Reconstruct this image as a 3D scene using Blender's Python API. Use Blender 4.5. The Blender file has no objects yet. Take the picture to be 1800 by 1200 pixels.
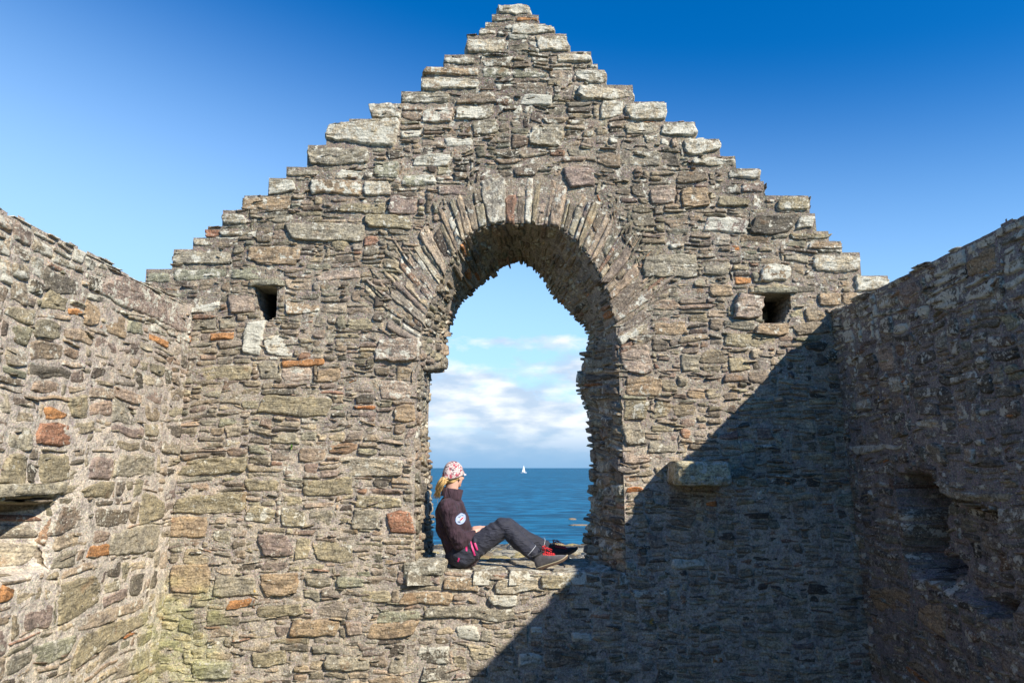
import bpy, bmesh, math, random
import numpy as np
from mathutils import Vector, Matrix
from mathutils.bvhtree import BVHTree

# ------------------------------------------------------------------ camera, sky, sun, exposure
EYE = 1.75
PITCH = math.atan(222 / 1250.0)
scene = bpy.context.scene
cam_d = bpy.data.cameras.new("camera")
cam_d.lens = 25.0
cam_d.sensor_width = 36.0
cam_d.clip_start = 0.05
cam_d.clip_end = 60000.0
cam = bpy.data.objects.new("camera", cam_d)
scene.collection.objects.link(cam)
cam.location = (0, 0, EYE)
cam.rotation_euler = (math.pi / 2 + PITCH, 0, 0)
scene.camera = cam

SUN = Vector((0.585, -0.585, 0.567)).normalized()      # direction towards the sun
sun_el = math.asin(SUN.z)
sun_az = math.atan2(SUN.x, SUN.y)
sl = bpy.data.lights.new("sun", 'SUN')
sl.energy = 5.0
sl.angle = math.radians(0.5)
sl.color = (1.0, 0.925, 0.80)
so = bpy.data.objects.new("sun", sl)
scene.collection.objects.link(so)
so.rotation_euler = SUN.to_track_quat('Z', 'Y').to_euler()

def new_world():
    w = bpy.data.worlds.new("World")
    scene.world = w
    w.use_nodes = True
    nt = w.node_tree
    nt.nodes.clear()
    N = nt.nodes.new
    L = nt.links.new
    out = N("ShaderNodeOutputWorld")
    tc = N("ShaderNodeTexCoord")
    sep = N("ShaderNodeSeparateXYZ")
    L(tc.outputs["Generated"], sep.inputs[0])
    def ramp(pts, src, ease=False):
        r = N("ShaderNodeValToRGB")
        if ease: r.color_ramp.interpolation = 'EASE'
        els = r.color_ramp.elements
        while len(els) < len(pts):
            els.new(0.5)
        for e, (p, c) in zip(els, pts):
            e.position = p
            e.color = (c, c, c, 1) if not isinstance(c, tuple) else c + (1,)
        L(src, r.inputs[0])
        return r.outputs[0]
    sky = N("ShaderNodeTexSky")
    sky.sky_type = 'NISHITA'
    sky.sun_disc = False
    sky.sun_elevation = sun_el
    sky.sun_rotation = sun_az
    sky.altitude = 10
    sky.air_density = 1.0
    sky.dust_density = 0.04
    sky.ozone_density = 3.0
    hs = N("ShaderNodeHueSaturation")
    hs.inputs["Saturation"].default_value = 1.42
    hs.inputs["Value"].default_value = 1.0
    L(sky.outputs[0], hs.inputs["Color"])
    tint = N("ShaderNodeMix"); tint.data_type = 'RGBA'; tint.blend_type = 'MULTIPLY'
    tint.inputs[0].default_value = 1.0
    tint.inputs[7].default_value = (0.72, 1.06, 1.24, 1)
    L(hs.outputs[0], tint.inputs[6])
    # the sky pales towards the horizon, more so to the left
    skew = N("ShaderNodeMath"); skew.operation = 'MULTIPLY_ADD'
    L(sep.outputs["X"], skew.inputs[0]); skew.inputs[1].default_value = 0.15; L(sep.outputs["Z"], skew.inputs[2])
    pale = N("ShaderNodeMix"); pale.data_type = 'RGBA'
    pf = N("ShaderNodeMath"); pf.operation = 'MULTIPLY'
    L(ramp([(0.0, 0.80), (0.10, 0.76), (0.57, 0.0)], skew.outputs[0], True), pf.inputs[0])
    L(ramp([(0.0, 0.0), (0.55, 1.0)], sep.outputs["Y"]), pf.inputs[1])
    L(pf.outputs[0], pale.inputs[0])
    L(tint.outputs[2], pale.inputs[6])
    pale.inputs[7].default_value = (4.1, 6.3, 8.8, 1)
    bg = N("ShaderNodeBackground")
    bg.inputs["Strength"].default_value = 0.099
    L(pale.outputs[2], bg.inputs["Color"])
    # thin cloud banks low over the sea
    mp = N("ShaderNodeMapping")
    mp.inputs["Scale"].default_value = (1.0, 1.0, 2.3)
    mp.inputs["Location"].default_value = (1.3, 0.4, 0.25)
    L(tc.outputs["Generated"], mp.inputs[0])
    nz = N("ShaderNodeTexNoise")
    nz.inputs["Scale"].default_value = 11.0
    nz.inputs["Detail"].default_value = 9
    nz.inputs["Roughness"].default_value = 0.60
    L(mp.outputs[0], nz.inputs[0])
    band = ramp([(0.0, 0.50), (0.045, 0.58), (0.09, 0.62), (0.125, 0.50), (0.155, 0.44), (0.175, 0.46), (0.20, 0.0)], sep.outputs["Z"])
    ad = N("ShaderNodeMath"); ad.operation = 'ADD'
    front = ramp([(0.35, 0.0), (0.75, 1.0)], sep.outputs["Y"])     # the cloud bank stands over the sea only
    bf = N("ShaderNodeMath"); bf.operation = 'MULTIPLY'
    L(band, bf.inputs[0]); L(front, bf.inputs[1])
    L(bf.outputs[0], ad.inputs[0]); L(nz.outputs[0], ad.inputs[1])
    mask = ramp([(0.0, 0.0), (0.52, 0.0), (0.64, 0.88), (1.0, 1.0)],
                (lambda m: (setattr(m, "operation", 'MULTIPLY'), L(ad.outputs[0], m.inputs[0]), m.inputs[1].__setattr__("default_value", 0.60), m.outputs[0])[3])(N("ShaderNodeMath")))
    mp2 = N("ShaderNodeMapping")
    mp2.inputs["Scale"].default_value = (1.0, 1.0, 3.0)
    L(tc.outputs["Generated"], mp2.inputs[0])
    nz2 = N("ShaderNodeTexNoise")
    nz2.inputs["Scale"].default_value = 15.0
    nz2.inputs["Detail"].default_value = 6
    L(mp2.outputs[0], nz2.inputs[0])
    tone = ramp([(0.0, (0.42, 0.56, 0.76)), (0.40, (0.54, 0.66, 0.82)), (0.50, (0.74, 0.81, 0.90)), (0.60, (0.98, 1.0, 1.04))], nz2.outputs[0])
    # the bank just above the horizon is greyer blue
    low = ramp([(0.0, 1.0), (0.02, 0.85), (0.06, 0.0)], sep.outputs["Z"])
    mx = N("ShaderNodeMix"); mx.data_type = 'RGBA'
    L(low, mx.inputs[0]); L(tone, mx.inputs[6])
    mx.inputs[7].default_value = (0.27, 0.49, 0.76, 1)
    bg2 = N("ShaderNodeBackground")
    bg2.inputs["Strength"].default_value = CLOUD
    L(mx.outputs[2], bg2.inputs["Color"])
    mxm = N("ShaderNodeMath"); mxm.operation = 'MAXIMUM'
    L(mask, mxm.inputs[0]); L(ramp([(0.0, 1.0), (0.04, 0.92), (0.09, 0.25), (0.15, 0.0)], sep.outputs["Z"]), mxm.inputs[1])
    ms = N("ShaderNodeMixShader")
    L(mxm.outputs[0], ms.inputs[0]); L(bg.outputs[0], ms.inputs[1]); L(bg2.outputs[0], ms.inputs[2])
    L(ms.outputs[0], out.inputs[0])
CLOUD = 0.70
new_world()
vs = scene.view_settings
vs.view_transform = 'Standard'
vs.look = 'None'
vs.exposure = 0.62
vs.gamma = 1.0

# ------------------------------------------------------------------ helpers
rng = np.random.default_rng(7)
random.seed(7)
C = scene.collection

def tag(o, label=None, cat=None, group=None, kind=None):
    if label: o["label"] = label
    if cat: o["category"] = cat
    if group: o["group"] = group
    if kind: o["kind"] = kind
    return o

def empty(name, loc, label, cat, group=None):
    o = bpy.data.objects.new(name, None)
    C.objects.link(o)
    o.location = loc
    o.empty_display_size = 0.2
    bpy.context.view_layer.update()
    return tag(o, label, cat, group)

def link(name, me, mat, parent=None):
    o = bpy.data.objects.new(name, me)
    C.objects.link(o)
    if mat: me.materials.append(mat)
    if parent:
        o.parent = parent
        o.matrix_parent_inverse = parent.matrix_world.inverted()
    return o

def mesh_np(name, verts, faces, mat, parent=None, col=None, suv=None, smooth=True):
    """verts (n,3) array, faces (m,4) int array"""
    verts = np.asarray(verts, dtype=np.float32)
    faces = np.asarray(faces, dtype=np.int32)
    me = bpy.data.meshes.new(name)
    me.vertices.add(len(verts))
    me.vertices.foreach_set("co", verts.ravel())
    me.loops.add(faces.size)
    me.loops.foreach_set("vertex_index", faces.ravel())
    me.polygons.add(len(faces))
    k = faces.shape[1]
    me.polygons.foreach_set("loop_start", np.arange(0, faces.size, k, dtype=np.int32))
    me.update(calc_edges=True)
    me.validate()
    if smooth:
        me.polygons.foreach_set("use_smooth", np.ones(len(me.polygons), dtype=bool))
    if col is not None:
        a = me.attributes.new("Col", 'FLOAT_COLOR', 'POINT')
        a.data.foreach_set("color", np.asarray(col, dtype=np.float32).ravel())
    if suv is not None:
        a = me.attributes.new("suv", 'FLOAT_VECTOR', 'POINT')
        a.data.foreach_set("vector", np.asarray(suv, dtype=np.float32).ravel())
    return link(name, me, mat, parent)

def _hash(i, j, k):
    n = (i * 374761393 + j * 668265263 + k * 2147483647 + 1013904223).astype(np.int64)
    n = (n ^ (n >> 13)) & 0xffffffff
    n = (n * 1274126177) & 0xffffffff
    n = n ^ (n >> 16)
    return (n & 0xffffff) / float(0xffffff)

def vnoise(x, y, z=0.0):
    x = np.asarray(x, dtype=np.float64); y = np.asarray(y, dtype=np.float64)
    z = np.zeros_like(x) + z
    xi = np.floor(x).astype(np.int64); yi = np.floor(y).astype(np.int64); zi = np.floor(z).astype(np.int64)
    fx = x - xi; fy = y - yi; fz = z - zi
    fx = fx * fx * (3 - 2 * fx); fy = fy * fy * (3 - 2 * fy); fz = fz * fz * (3 - 2 * fz)
    def h(a, b, c): return _hash(xi + a, yi + b, zi + c)
    c00 = h(0, 0, 0) * (1 - fx) + h(1, 0, 0) * fx
    c10 = h(0, 1, 0) * (1 - fx) + h(1, 1, 0) * fx
    c01 = h(0, 0, 1) * (1 - fx) + h(1, 0, 1) * fx
    c11 = h(0, 1, 1) * (1 - fx) + h(1, 1, 1) * fx
    return ((c00 * (1 - fy) + c10 * fy) * (1 - fz) + (c01 * (1 - fy) + c11 * fy) * fz) * 2 - 1

def fbm(x, y, z=0.0, oct=4, gain=0.55):
    s = 0; a = 1; t = 0
    for o in range(oct):
        c_, s_ = math.cos(.6 + 1.1 * o), math.sin(.6 + 1.1 * o)
        if o == 0: c_, s_ = .97, .24
        s = s + a * vnoise((x * c_ - y * s_) * 2 ** o + 17.3 * o, (x * s_ + y * c_) * 2 ** o - 9.1 * o, z + 3.7 * o)
        t += a
        a *= gain
    return s / t

cp, sp = math.cos(PITCH), math.sin(PITCH)
def ray(px, py):
    a = (np.asarray(px, dtype=float) - 900) / 1250.0
    b = (600 - np.asarray(py, dtype=float)) / 1250.0
    return a, cp - b * sp, sp + b * cp
def on_y(px, py, Y):                 # survey point on a plane parallel to the gable
    x, y, z = ray(px, py)
    t = Y / y
    return x * t, z * t + EYE
def P(px, py, Y):
    x, z = on_y(px, py, Y)
    return Vector((float(x), Y, float(z)))
def on_x(px, py, X):                 # survey point on a side wall
    x, y, z = ray(px, py)
    t = X / x
    return y * t, z * t + EYE

# ------------------------------------------------------------------ materials
def mat_new(name):
    m = bpy.data.materials.new(name)
    m.use_nodes = True
    nt = m.node_tree
    b = nt.nodes["Principled BSDF"]
    return m, nt, b

def node(nt, t, **kw):
    n = nt.nodes.new(t)
    for k, v in kw.items():
        if k in n.inputs: n.inputs[k].default_value = v
        else: setattr(n, k, v)
    return n

def ramp_node(nt, pts, src):
    r = nt.nodes.new("ShaderNodeValToRGB")
    els = r.color_ramp.elements
    while len(els) < len(pts): els.new(0.5)
    for e, (p, c) in zip(els, pts):
        e.position = p
        e.color = (c, c, c, 1) if not isinstance(c, tuple) else c + (1,)
    nt.links.new(src, r.inputs[0])
    return r.outputs[0]

def mix(nt, fac, a, b, mode='MIX'):
    m = nt.nodes.new("ShaderNodeMix")
    m.data_type = 'RGBA'; m.blend_type = mode
    for i, v in ((0, fac), (6, a), (7, b)):
        if hasattr(v, "is_linked") or isinstance(v, bpy.types.NodeSocket): nt.links.new(v, m.inputs[i])
        elif isinstance(v, (int, float)): m.inputs[i].default_value = v if i == 0 else (v, v, v, 1)
        else: m.inputs[i].default_value = tuple(v) + (1,)
    return m.outputs[2]

def math_node(nt, op, a, b=None):
    m = nt.nodes.new("ShaderNodeMath"); m.operation = op
    for i, v in ((0, a), (1, b)):
        if v is None: continue
        if isinstance(v, (int, float)): m.inputs[i].default_value = v
        else: nt.links.new(v, m.inputs[i])
    return m.outputs[0]

def masonry_material(name, mortar=False):
    m, nt, b = mat_new(name)
    L = nt.links.new
    b.inputs["Roughness"].default_value = 0.88
    b.inputs["Specular IOR Level"].default_value = 0.28
    col = node(nt, "ShaderNodeAttribute", attribute_name="Col")
    suv = node(nt, "ShaderNodeAttribute", attribute_name="suv")
    tc = nt.nodes.new("ShaderNodeTexCoord")
    ob = tc.outputs["Object"]
    mp = node(nt, "ShaderNodeMapping")
    mp.inputs["Scale"].default_value = (9, 62, 13) if not mortar else (30, 45, 1)
    L(suv.outputs["Vector"], mp.inputs[0])
    strata = node(nt, "ShaderNodeTexNoise", Scale=1.0, Detail=5.0, Roughness=0.62, Distortion=0.35)
    L(mp.outputs[0], strata.inputs[0])
    fine = node(nt, "ShaderNodeTexNoise", Scale=75.0, Detail=5.0, Roughness=0.72)
    L(ob, fine.inputs[0])
    med = node(nt, "ShaderNodeTexNoise", Scale=16.0, Detail=5.0, Roughness=0.65)
    L(ob, med.inputs[0])
    c = col.outputs["Color"]
    c = mix(nt, 1.0, c, ramp_node(nt, [(0.32, 0.42), (0.5, 0.98), (0.70, 1.62)], fine.outputs[0]), 'MULTIPLY')
    c = mix(nt, 1.0, c, ramp_node(nt, [(0.32, (0.62, 0.62, 0.66)), (0.5, (1.0, 1.0, 1.0)), (0.70, (1.32, 1.26, 1.14))], med.outputs[0]), 'MULTIPLY')
    if not mortar:
        c = mix(nt, 1.0, c, ramp_node(nt, [(0.34, 0.55), (0.47, 0.98), (0.70, 1.22)], strata.outputs[0]), 'MULTIPLY')
        # rusty seams
        rn = node(nt, "ShaderNodeTexNoise", Scale=7.0, Detail=3.0)
        L(ob, rn.inputs[0])
        c = mix(nt, ramp_node(nt, [(0.62, 0.0), (0.72, 0.45)], rn.outputs[0]), c, (0.30, 0.17, 0.08))
    else:
        # grit: small pebbles pressed into the lime mortar
        vo = node(nt, "ShaderNodeTexVoronoi", Scale=120.0)
        L(ob, vo.inputs[0])
        c = mix(nt, ramp_node(nt, [(0.1, 0.55), (0.42, 0.0)], vo.outputs["Distance"]), c,
                mix(nt, 0.5, vo.outputs["Color"], (0.42, 0.36, 0.30)))
    # pale crustose lichen, amount comes with the alpha of the stone's colour
    ln = node(nt, "ShaderNodeTexNoise", Scale=15.0, Detail=4.0, Roughness=0.62)
    L(ob, ln.inputs[0])
    thr = math_node(nt, 'SUBTRACT', ln.outputs[0], math_node(nt, 'SUBTRACT', 0.70, math_node(nt, 'MULTIPLY', col.outputs["Alpha"], 0.36)))
    lm = ramp_node(nt, [(0.0, 0.0), (0.045, 1.0)], thr)
    ln2 = node(nt, "ShaderNodeTexNoise", Scale=62.0, Detail=3.0, Roughness=0.6)
    L(ob, ln2.inputs[0])
    thr2 = math_node(nt, 'SUBTRACT', ln2.outputs[0], math_node(nt, 'SUBTRACT', 0.665, math_node(nt, 'MULTIPLY', col.outputs["Alpha"], 0.16)))
    lm2 = ramp_node(nt, [(0.0, 0.0), (0.03, 0.9)], thr2)
    lich_c = mix(nt, 1.0, (.60, .57, .47), ramp_node(nt, [(0.3, 0.55), (0.6, 1.12)], fine.outputs[0]), 'MULTIPLY')
    c = mix(nt, lm, c, lich_c)
    c = mix(nt, lm2, c, (.52, .50, .41))
    # orange lichen dots
    on = node(nt, "ShaderNodeTexNoise", Scale=9.0, Detail=3.0, Roughness=0.7)
    mp3 = node(nt, "ShaderNodeMapping"); mp3.inputs["Location"].default_value = (31, 7, 3)
    L(ob, mp3.inputs[0]); L(mp3.outputs[0], on.inputs[0])
    c = mix(nt, ramp_node(nt, [(0.735, 0.0), (0.76, 0.85)], on.outputs[0]), c, (.46, .29, .07))
    # near-black lichen crusts
    bn = node(nt, "ShaderNodeTexNoise", Scale=11.0, Detail=6.0, Roughness=0.75)
    mp4 = node(nt, "ShaderNodeMapping"); mp4.inputs["Location"].default_value = (3, 17, 43)
    L(ob, mp4.inputs[0]); L(mp4.outputs[0], bn.inputs[0])
    c = mix(nt, ramp_node(nt, [(0.56, 0.0), (0.66, 0.62)], bn.outputs[0]), c, (0.045, 0.042, 0.036))
    L(c, b.inputs["Base Color"])
    b1 = node(nt, "ShaderNodeBump", Strength=1.0, Distance=0.011 if not mortar else 0.006)
    L(strata.outputs[0], b1.inputs["Height"])
    b2 = node(nt, "ShaderNodeBump", Strength=1.0, Distance=0.007 if not mortar else 0.012)
    L(fine.outputs[0], b2.inputs["Height"]); L(b1.outputs[0], b2.inputs["Normal"])
    b3 = node(nt, "ShaderNodeBump", Strength=0.9, Distance=0.016)
    L(med.outputs[0], b3.inputs["Height"]); L(b2.outputs[0], b3.inputs["Normal"])
    L(b3.outputs[0], b.inputs["Normal"])
    return m

M_STONE = masonry_material("weathered_slate_stone")
M_MORTAR = masonry_material("gritty_lime_mortar", True)

def plain(name, colour, rough=0.8, spec=0.3, bump=None, var=0.0, vscale=30.0, metallic=0.0):
    m, nt, b = mat_new(name)
    b.inputs["Roughness"].default_value = rough
    b.inputs["Specular IOR Level"].default_value = spec
    b.inputs["Metallic"].default_value = metallic
    tc = nt.nodes.new("ShaderNodeTexCoord")
    n = node(nt, "ShaderNodeTexNoise", Scale=vscale, Detail=4.0)
    nt.links.new(tc.outputs["Object"], n.inputs[0])
    c = mix(nt, 1.0, colour, ramp_node(nt, [(0.3, 1 - var), (0.7, 1 + var)], n.outputs[0]), 'MULTIPLY')
    nt.links.new(c, b.inputs["Base Color"])
    if bump:
        bp = node(nt, "ShaderNodeBump", Strength=0.8, Distance=bump)
        nt.links.new(n.outputs[0], bp.inputs["Height"])
        nt.links.new(bp.outputs[0], b.inputs["Normal"])
    return m

# ------------------------------------------------------------------ masonry machinery
PAL = np.array([
    (.285, .255, .200), (.320, .285, .220), (.250, .235, .190), (.265, .228, .188), (.345, .310, .245),
    (.240, .238, .195), (.205, .188, .155), (.300, .248, .200), (.270, .258, .222), (.370, .330, .260),
    (.225, .195, .170), (.325, .298, .245)])
def stone_colour(tone=1.0):
    r = rng.random()
    if r < 0.007: c = np.array((.42, .20, .085))
    elif r < 0.035: c = np.array((.29, .20, .15))
    elif r < 0.10: c = np.array((.12, .11, .095))
    else: c = PAL[rng.integers(len(PAL))]
    return c * np.array((1.06, .97, .86)) * (0.76 + 0.42 * rng.random()) * tone * (1 + 0.022 * rng.normal(size=3))

class Stones:
    def __init__(s): s.U = []; s.V = []; s.H = []; s.PF = []; s.SU = []; s.SV = []; s.SD = []; s.A = []; s.CO = []; s.F = []; s.n = 0
    def add(s, uc, vc, a, b, prot, col, lich, rot=0.0, depth=0.05, k=None, du=0.013, dv=0.009, taper=None, wob=1.0, bev=None):
        a = max(a, 0.008); b = max(b, 0.006)
        w = bev if bev else min(0.45 * b, 0.006 + 0.012 * rng.random())
        def line(L, d):
            m = max(2, int(round(2 * (L - w) / d)))
            inner = np.linspace(-1 + w / L, 1 - w / L, m + 1)
            return np.concatenate([[-1, -1 + .10 * w / L, -1 + .4 * w / L], inner, [1 - .4 * w / L, 1 - .10 * w / L, 1]])
        S, T = np.meshgrid(line(a, du), line(b, dv))
        if k is None: k = 0.05 + 0.45 * rng.random() ** 1.4
        ka = k * min(1, 1.6 * b / a)
        s2 = S * np.sqrt(np.maximum(0, 1 - ka * T * T)); t2 = T * np.sqrt(np.maximum(0, 1 - k * S * S))
        if taper is None: taper = rng.normal(size=2) * (0.13, 0.21)
        U = a * s2 * (1 + taper[0] * t2) + rng.normal() * 0.18 * b * t2
        V = b * t2 * (1 + np.clip(taper[1], -.4, .4) * s2)
        e = np.minimum((1 - np.abs(S)) * a, (1 - np.abs(T)) * b)
        pf = np.clip(e / w, 0, 1); pf = np.sqrt(np.clip(1 - (1 - pf) ** 2, 0, 1))
        H = -depth + (depth + prot) * pf
        tilt = rng.normal(size=2) * (0.004, 0.005)
        H = H + pf * (tilt[0] * s2 * (1 + a * 5) + tilt[1] * t2)
        cr, sr = math.cos(rot), math.sin(rot)
        nv, nu = S.shape
        idx = np.arange(nv * nu).reshape(nv, nu) + s.n
        s.F.append(np.stack([idx[:-1, :-1], idx[:-1, 1:], idx[1:, 1:], idx[1:, :-1]], -1).reshape(-1, 4))
        s.n += nv * nu
        seed = rng.random() * 50
        r = lambda q: q.ravel()
        s.U.append(r(uc + U * cr - V * sr)); s.V.append(r(vc + U * sr + V * cr)); s.H.append(r(H)); s.PF.append(r(pf))
        s.SU.append(r(U)); s.SV.append(r(V)); s.SD.append(np.full(nv * nu, seed)); s.A.append(np.full(nv * nu, min(0.017, 0.36 * b) * wob))
        s.CO.append(np.tile(np.array([col[0], col[1], col[2], lich]), (nv * nu, 1)))
    def build(s, name, F, parent, post=None, rough=1.0, flip=False, colfn=None, mat=None):
        U = np.concatenate(s.U); V = np.concatenate(s.V); H = np.concatenate(s.H); PF = np.concatenate(s.PF)
        SU = np.concatenate(s.SU); SV = np.concatenate(s.SV); SD = np.concatenate(s.SD); A = np.concatenate(s.A)
        CO = np.concatenate(s.CO); FA = np.concatenate(s.F)
        # worn, broken outlines
        U = U + A * 1.2 * fbm(SU * 16 + SD * 3, SV * 30 + SD, SD, 3)
        V = V + A * fbm(SU * 14 - SD * 2, SV * 30 - SD, SD + 9, 3)
        # split bedding planes step the face, chips and hollows roughen it
        st = fbm(SU * 4.5 + SD, SV * 55 + SD * 5 + 6 * vnoise(SU * 3, SD), SD, 2)
        ter = np.floor(st * 3.2) / 3.2
        H = H + PF * rough * (0.0085 * ter + 0.007 * fbm(SU * 13 + SD, SV * 22, SD, 3) + 0.003 * vnoise(SU * 60, SV * 90, SD))
        if post is not None: U, V, H = post(U, V, H)
        if colfn is not None: CO = colfn(U, V, CO)
        X = F(U, V, H)
        if flip: FA = FA[:, ::-1]
        return mesh_np(name, X, FA, mat or M_STONE, parent, CO, np.stack([SU + SD, SV + SD * 1.7, SD], -1))

def pack(free, hpick, wpick):
    """fill free cells bottom up with uncoursed rubble; returns list of (i, j, w, h)"""
    free = free.copy()
    nv, nu = free.shape
    out = []
    for j in range(nv):
        i = 0
        row = free[j]
        while i < nu:
            if not row[i]: i += 1; continue
            h = hpick(i, j); w = wpick(i, j, h)
            r = 1
            while r < w + 3 and i + r < nu and row[i + r]: r += 1
            if r <= w + 2: w = min(r, w + 2) if r < w + 3 else w
            w = min(w, r)
            hh = 1
            while hh < h and j + hh < nv and free[j + hh, i:i + w].all(): hh += 1
            # avoid leaving a sliver above
            free[j:j + hh, i:i + w] = False
            out.append((i, j, w, hh))
            i += w
    return out

def mortar_sheet(name, F, u0, u1, v0, v1, keep, parent, colfn, level=0.0, res=0.014, amp=1.0, flip=False, post=None):
    nu = int((u1 - u0) / res) + 1; nv = int((v1 - v0) / res) + 1
    U, V = np.meshgrid(np.linspace(u0, u1, nu), np.linspace(v0, v1, nv))
    H = level + .0005 + amp * (0.009 * fbm(U * 7, V * 9, 2.0, 3) + 0.006 * fbm(U * 24, V * 40, 5.0, 3))
    idx = np.arange(nu * nv).reshape(nv, nu)
    Fq = np.stack([idx[:-1, :-1], idx[:-1, 1:], idx[1:, 1:], idx[1:, :-1]], -1).reshape(-1, 4)
    if keep is not None:
        cu = (U[:-1, :-1] + U[1:, 1:]) / 2; cv = (V[:-1, :-1] + V[1:, 1:]) / 2
        Fq = Fq[keep(cu, cv).ravel()]
    U = U.ravel(); V = V.ravel(); H = H.ravel()
    CO = colfn(U, V)
    if post is not None: U, V, H = post(U, V, H)
    used = np.unique(Fq)
    remap = np.zeros(nu * nv, dtype=np.int64); remap[used] = np.arange(len(used))
    if flip: Fq = Fq[:, ::-1]
    X = F(U[used], V[used], H[used])
    return mesh_np(name, X, remap[Fq], M_MORTAR, parent, CO[used], np.stack([U[used], V[used], 0 * U[used]], -1))

def boxes_mesh(name, boxes, mat, parent, col=(.30, .26, .21, .15)):
    V = []; F = []
    for (x0, x1, y0, y1, z0, z1) in boxes:
        n = len(V)
        V += [(x0, y0, z0), (x1, y0, z0), (x1, y1, z0), (x0, y1, z0), (x0, y0, z1), (x1, y0, z1), (x1, y1, z1), (x0, y1, z1)]
        F += [(n, n + 3, n + 2, n + 1), (n + 4, n + 5, n + 6, n + 7), (n, n + 1, n + 5, n + 4), (n + 1, n + 2, n + 6, n + 5), (n + 2, n + 3, n + 7, n + 6), (n + 3, n, n + 4, n + 7)]
    V = np.array(V)
    return mesh_np(name, V, np.array(F), mat, parent, np.tile(np.array(col), (len(V), 1)), V.copy() * (1, 1, 1), smooth=False)

# ------------------------------------------------------------------ the gable wall
D = 5.60            # distance of its inner face
TH = 0.80           # its thickness
XL, XR = -2.60, 2.62

GL = [(8, 873), (27, 863), (41, 850), (50, 842), (62, 820), (97, 780), (117, 747), (133, 739), (160, 704), (181, 652), (208, 612), (225, 592), (240, 573),
      (256, 538), (294, 501), (313, 471), (343, 427), (370, 388), (397, 362), (417, 338), (437, 303), (473, 253), (500, 200), (540, 60)]
GR = [(8, 932), (28, 948), (42, 962), (52, 976), (60, 998), (92, 1041), (113, 1052), (122, 1065), (150, 1116), (180, 1172), (213, 1225), (243, 1268), (273, 1294),
      (296, 1337), (318, 1345), (343, 1423), (374, 1434), (405, 1459), (423, 1480), (443, 1514), (484, 1562), (512, 1640), (550, 1720)]
def steps(lst):
    z = []; x = []
    for (y, px) in lst:
        X, Z = on_y(px, y, D)
        z.append(float(Z)); x.append(float(X))
    return np.array(z[::-1]), np.array(x[::-1])
gz_l, gx_l = steps(GL)
gz_r, gx_r = steps(GR)
def left_bound(z):
    i = np.searchsorted(gz_l, z); i2 = np.clip(i, 0, len(gx_l) - 1)
    return np.where(i >= len(gx_l), 9.0, gx_l[i2])
def right_bound(z):
    i = np.searchsorted(gz_r, z); i2 = np.clip(i, 0, len(gx_r) - 1)
    return np.where(i >= len(gx_r), -9.0, gx_r[i2])

# window: matching control points on the inner (front) and outer (back) edges
FC = [(730, 1010), (730, 940), (729, 860), (729, 790), (731, 730), (733, 690), (736, 654), (737, 640), (738, 618), (739, 598), (748, 555), (765, 510), (785, 470), (806, 434), (827, 408), (860, 396), (900, 392),
      (945, 393), (985, 401), (1012, 422), (1040, 457), (1060, 495), (1076, 540), (1084, 580), (1088, 620), (1090, 680), (1093, 740), (1096, 800), (1098, 860), (1099, 920), (1100, 1010)]
BC = [(758, 1000), (758, 940), (758, 860), (752, 790), (750, 730), (752, 690), (754, 656), (785, 650), (784, 622), (784, 598), (792, 573), (803, 545), (818, 522), (838, 506), (857, 490), (884, 468), (917, 457),
      (938, 472), (953, 486), (968, 510), (986, 532), (1006, 552), (1026, 570), (1038, 592), (1030, 620), (1018, 680), (1034, 720), (1042, 780), (1044, 850), (1038, 905), (1028, 1000)]
fcx, fcz = on_y([p[0] for p in FC], [p[1] for p in FC], D)
bcx, bcz = on_y([p[0] for p in BC], [p[1] for p in BC], D + TH)
# resample smoothly
tt = np.arange(len(FC)); tf = np.linspace(0, len(FC) - 1, 400)
fcx, fcz, bcx, bcz = [np.interp(tf, tt, q) for q in (fcx, fcz, bcx, bcz)]
def smooth1(q, n=5):
    for _ in range(n): q = np.concatenate([q[:1], (q[:-2] + 2 * q[1:-1] + q[2:]) / 4, q[-1:]])
    return q
fcx, fcz = smooth1(fcx, 30), smooth1(fcz, 30)
bcx, bcz = smooth1(bcx, 6), smooth1(bcz, 6)
farc = np.concatenate([[0], np.cumsum(np.hypot(np.diff(fcx), np.diff(fcz)))])
ARC = farc[-1]
mx_, mz_ = (fcx + bcx) / 2, (fcz + bcz) / 2
tx, tz = np.gradient(mx_), np.gradient(mz_)
tl = np.hypot(tx, tz); tx, tz = smooth1(tx / tl, 20), smooth1(tz / tl, 20)
def F_reveal(u, v, h):                  # u depth into the wall, v along the edge, h into the opening
    s = u / TH
    X = np.interp(v, farc, fcx) * (1 - s) + np.interp(v, farc, bcx) * s
    Z = np.interp(v, farc, fcz) * (1 - s) + np.interp(v, farc, bcz) * s
    nx = np.interp(v, farc, tz); nz = -np.interp(v, farc, tx)
    return np.stack([X + nx * h, D + u, Z + nz * h], -1)

def inpoly(x, z, px, pz):
    x = np.asarray(x); z = np.asarray(z)
    ins = np.zeros(x.shape, bool)
    n = len(px)
    j = n - 1
    for i in range(n):
        cond = ((pz[i] > z) != (pz[j] > z)) & (x < (px[j] - px[i]) * (z - pz[i]) / (pz[j] - pz[i] + 1e-12) + px[i])
        ins ^= cond
        j = i
    return ins

SILL_Z = float(on_y(900, 1007, D)[1])
op_x = np.concatenate([fcx, [fcx[-1], fcx[0]]]); op_z = np.concatenate([fcz, [SILL_Z, SILL_Z]])
bo_x = np.concatenate([bcx, [bcx[-1], bcx[0]]]); bo_z = np.concatenate([bcz, [SILL_Z, SILL_Z]])
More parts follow.
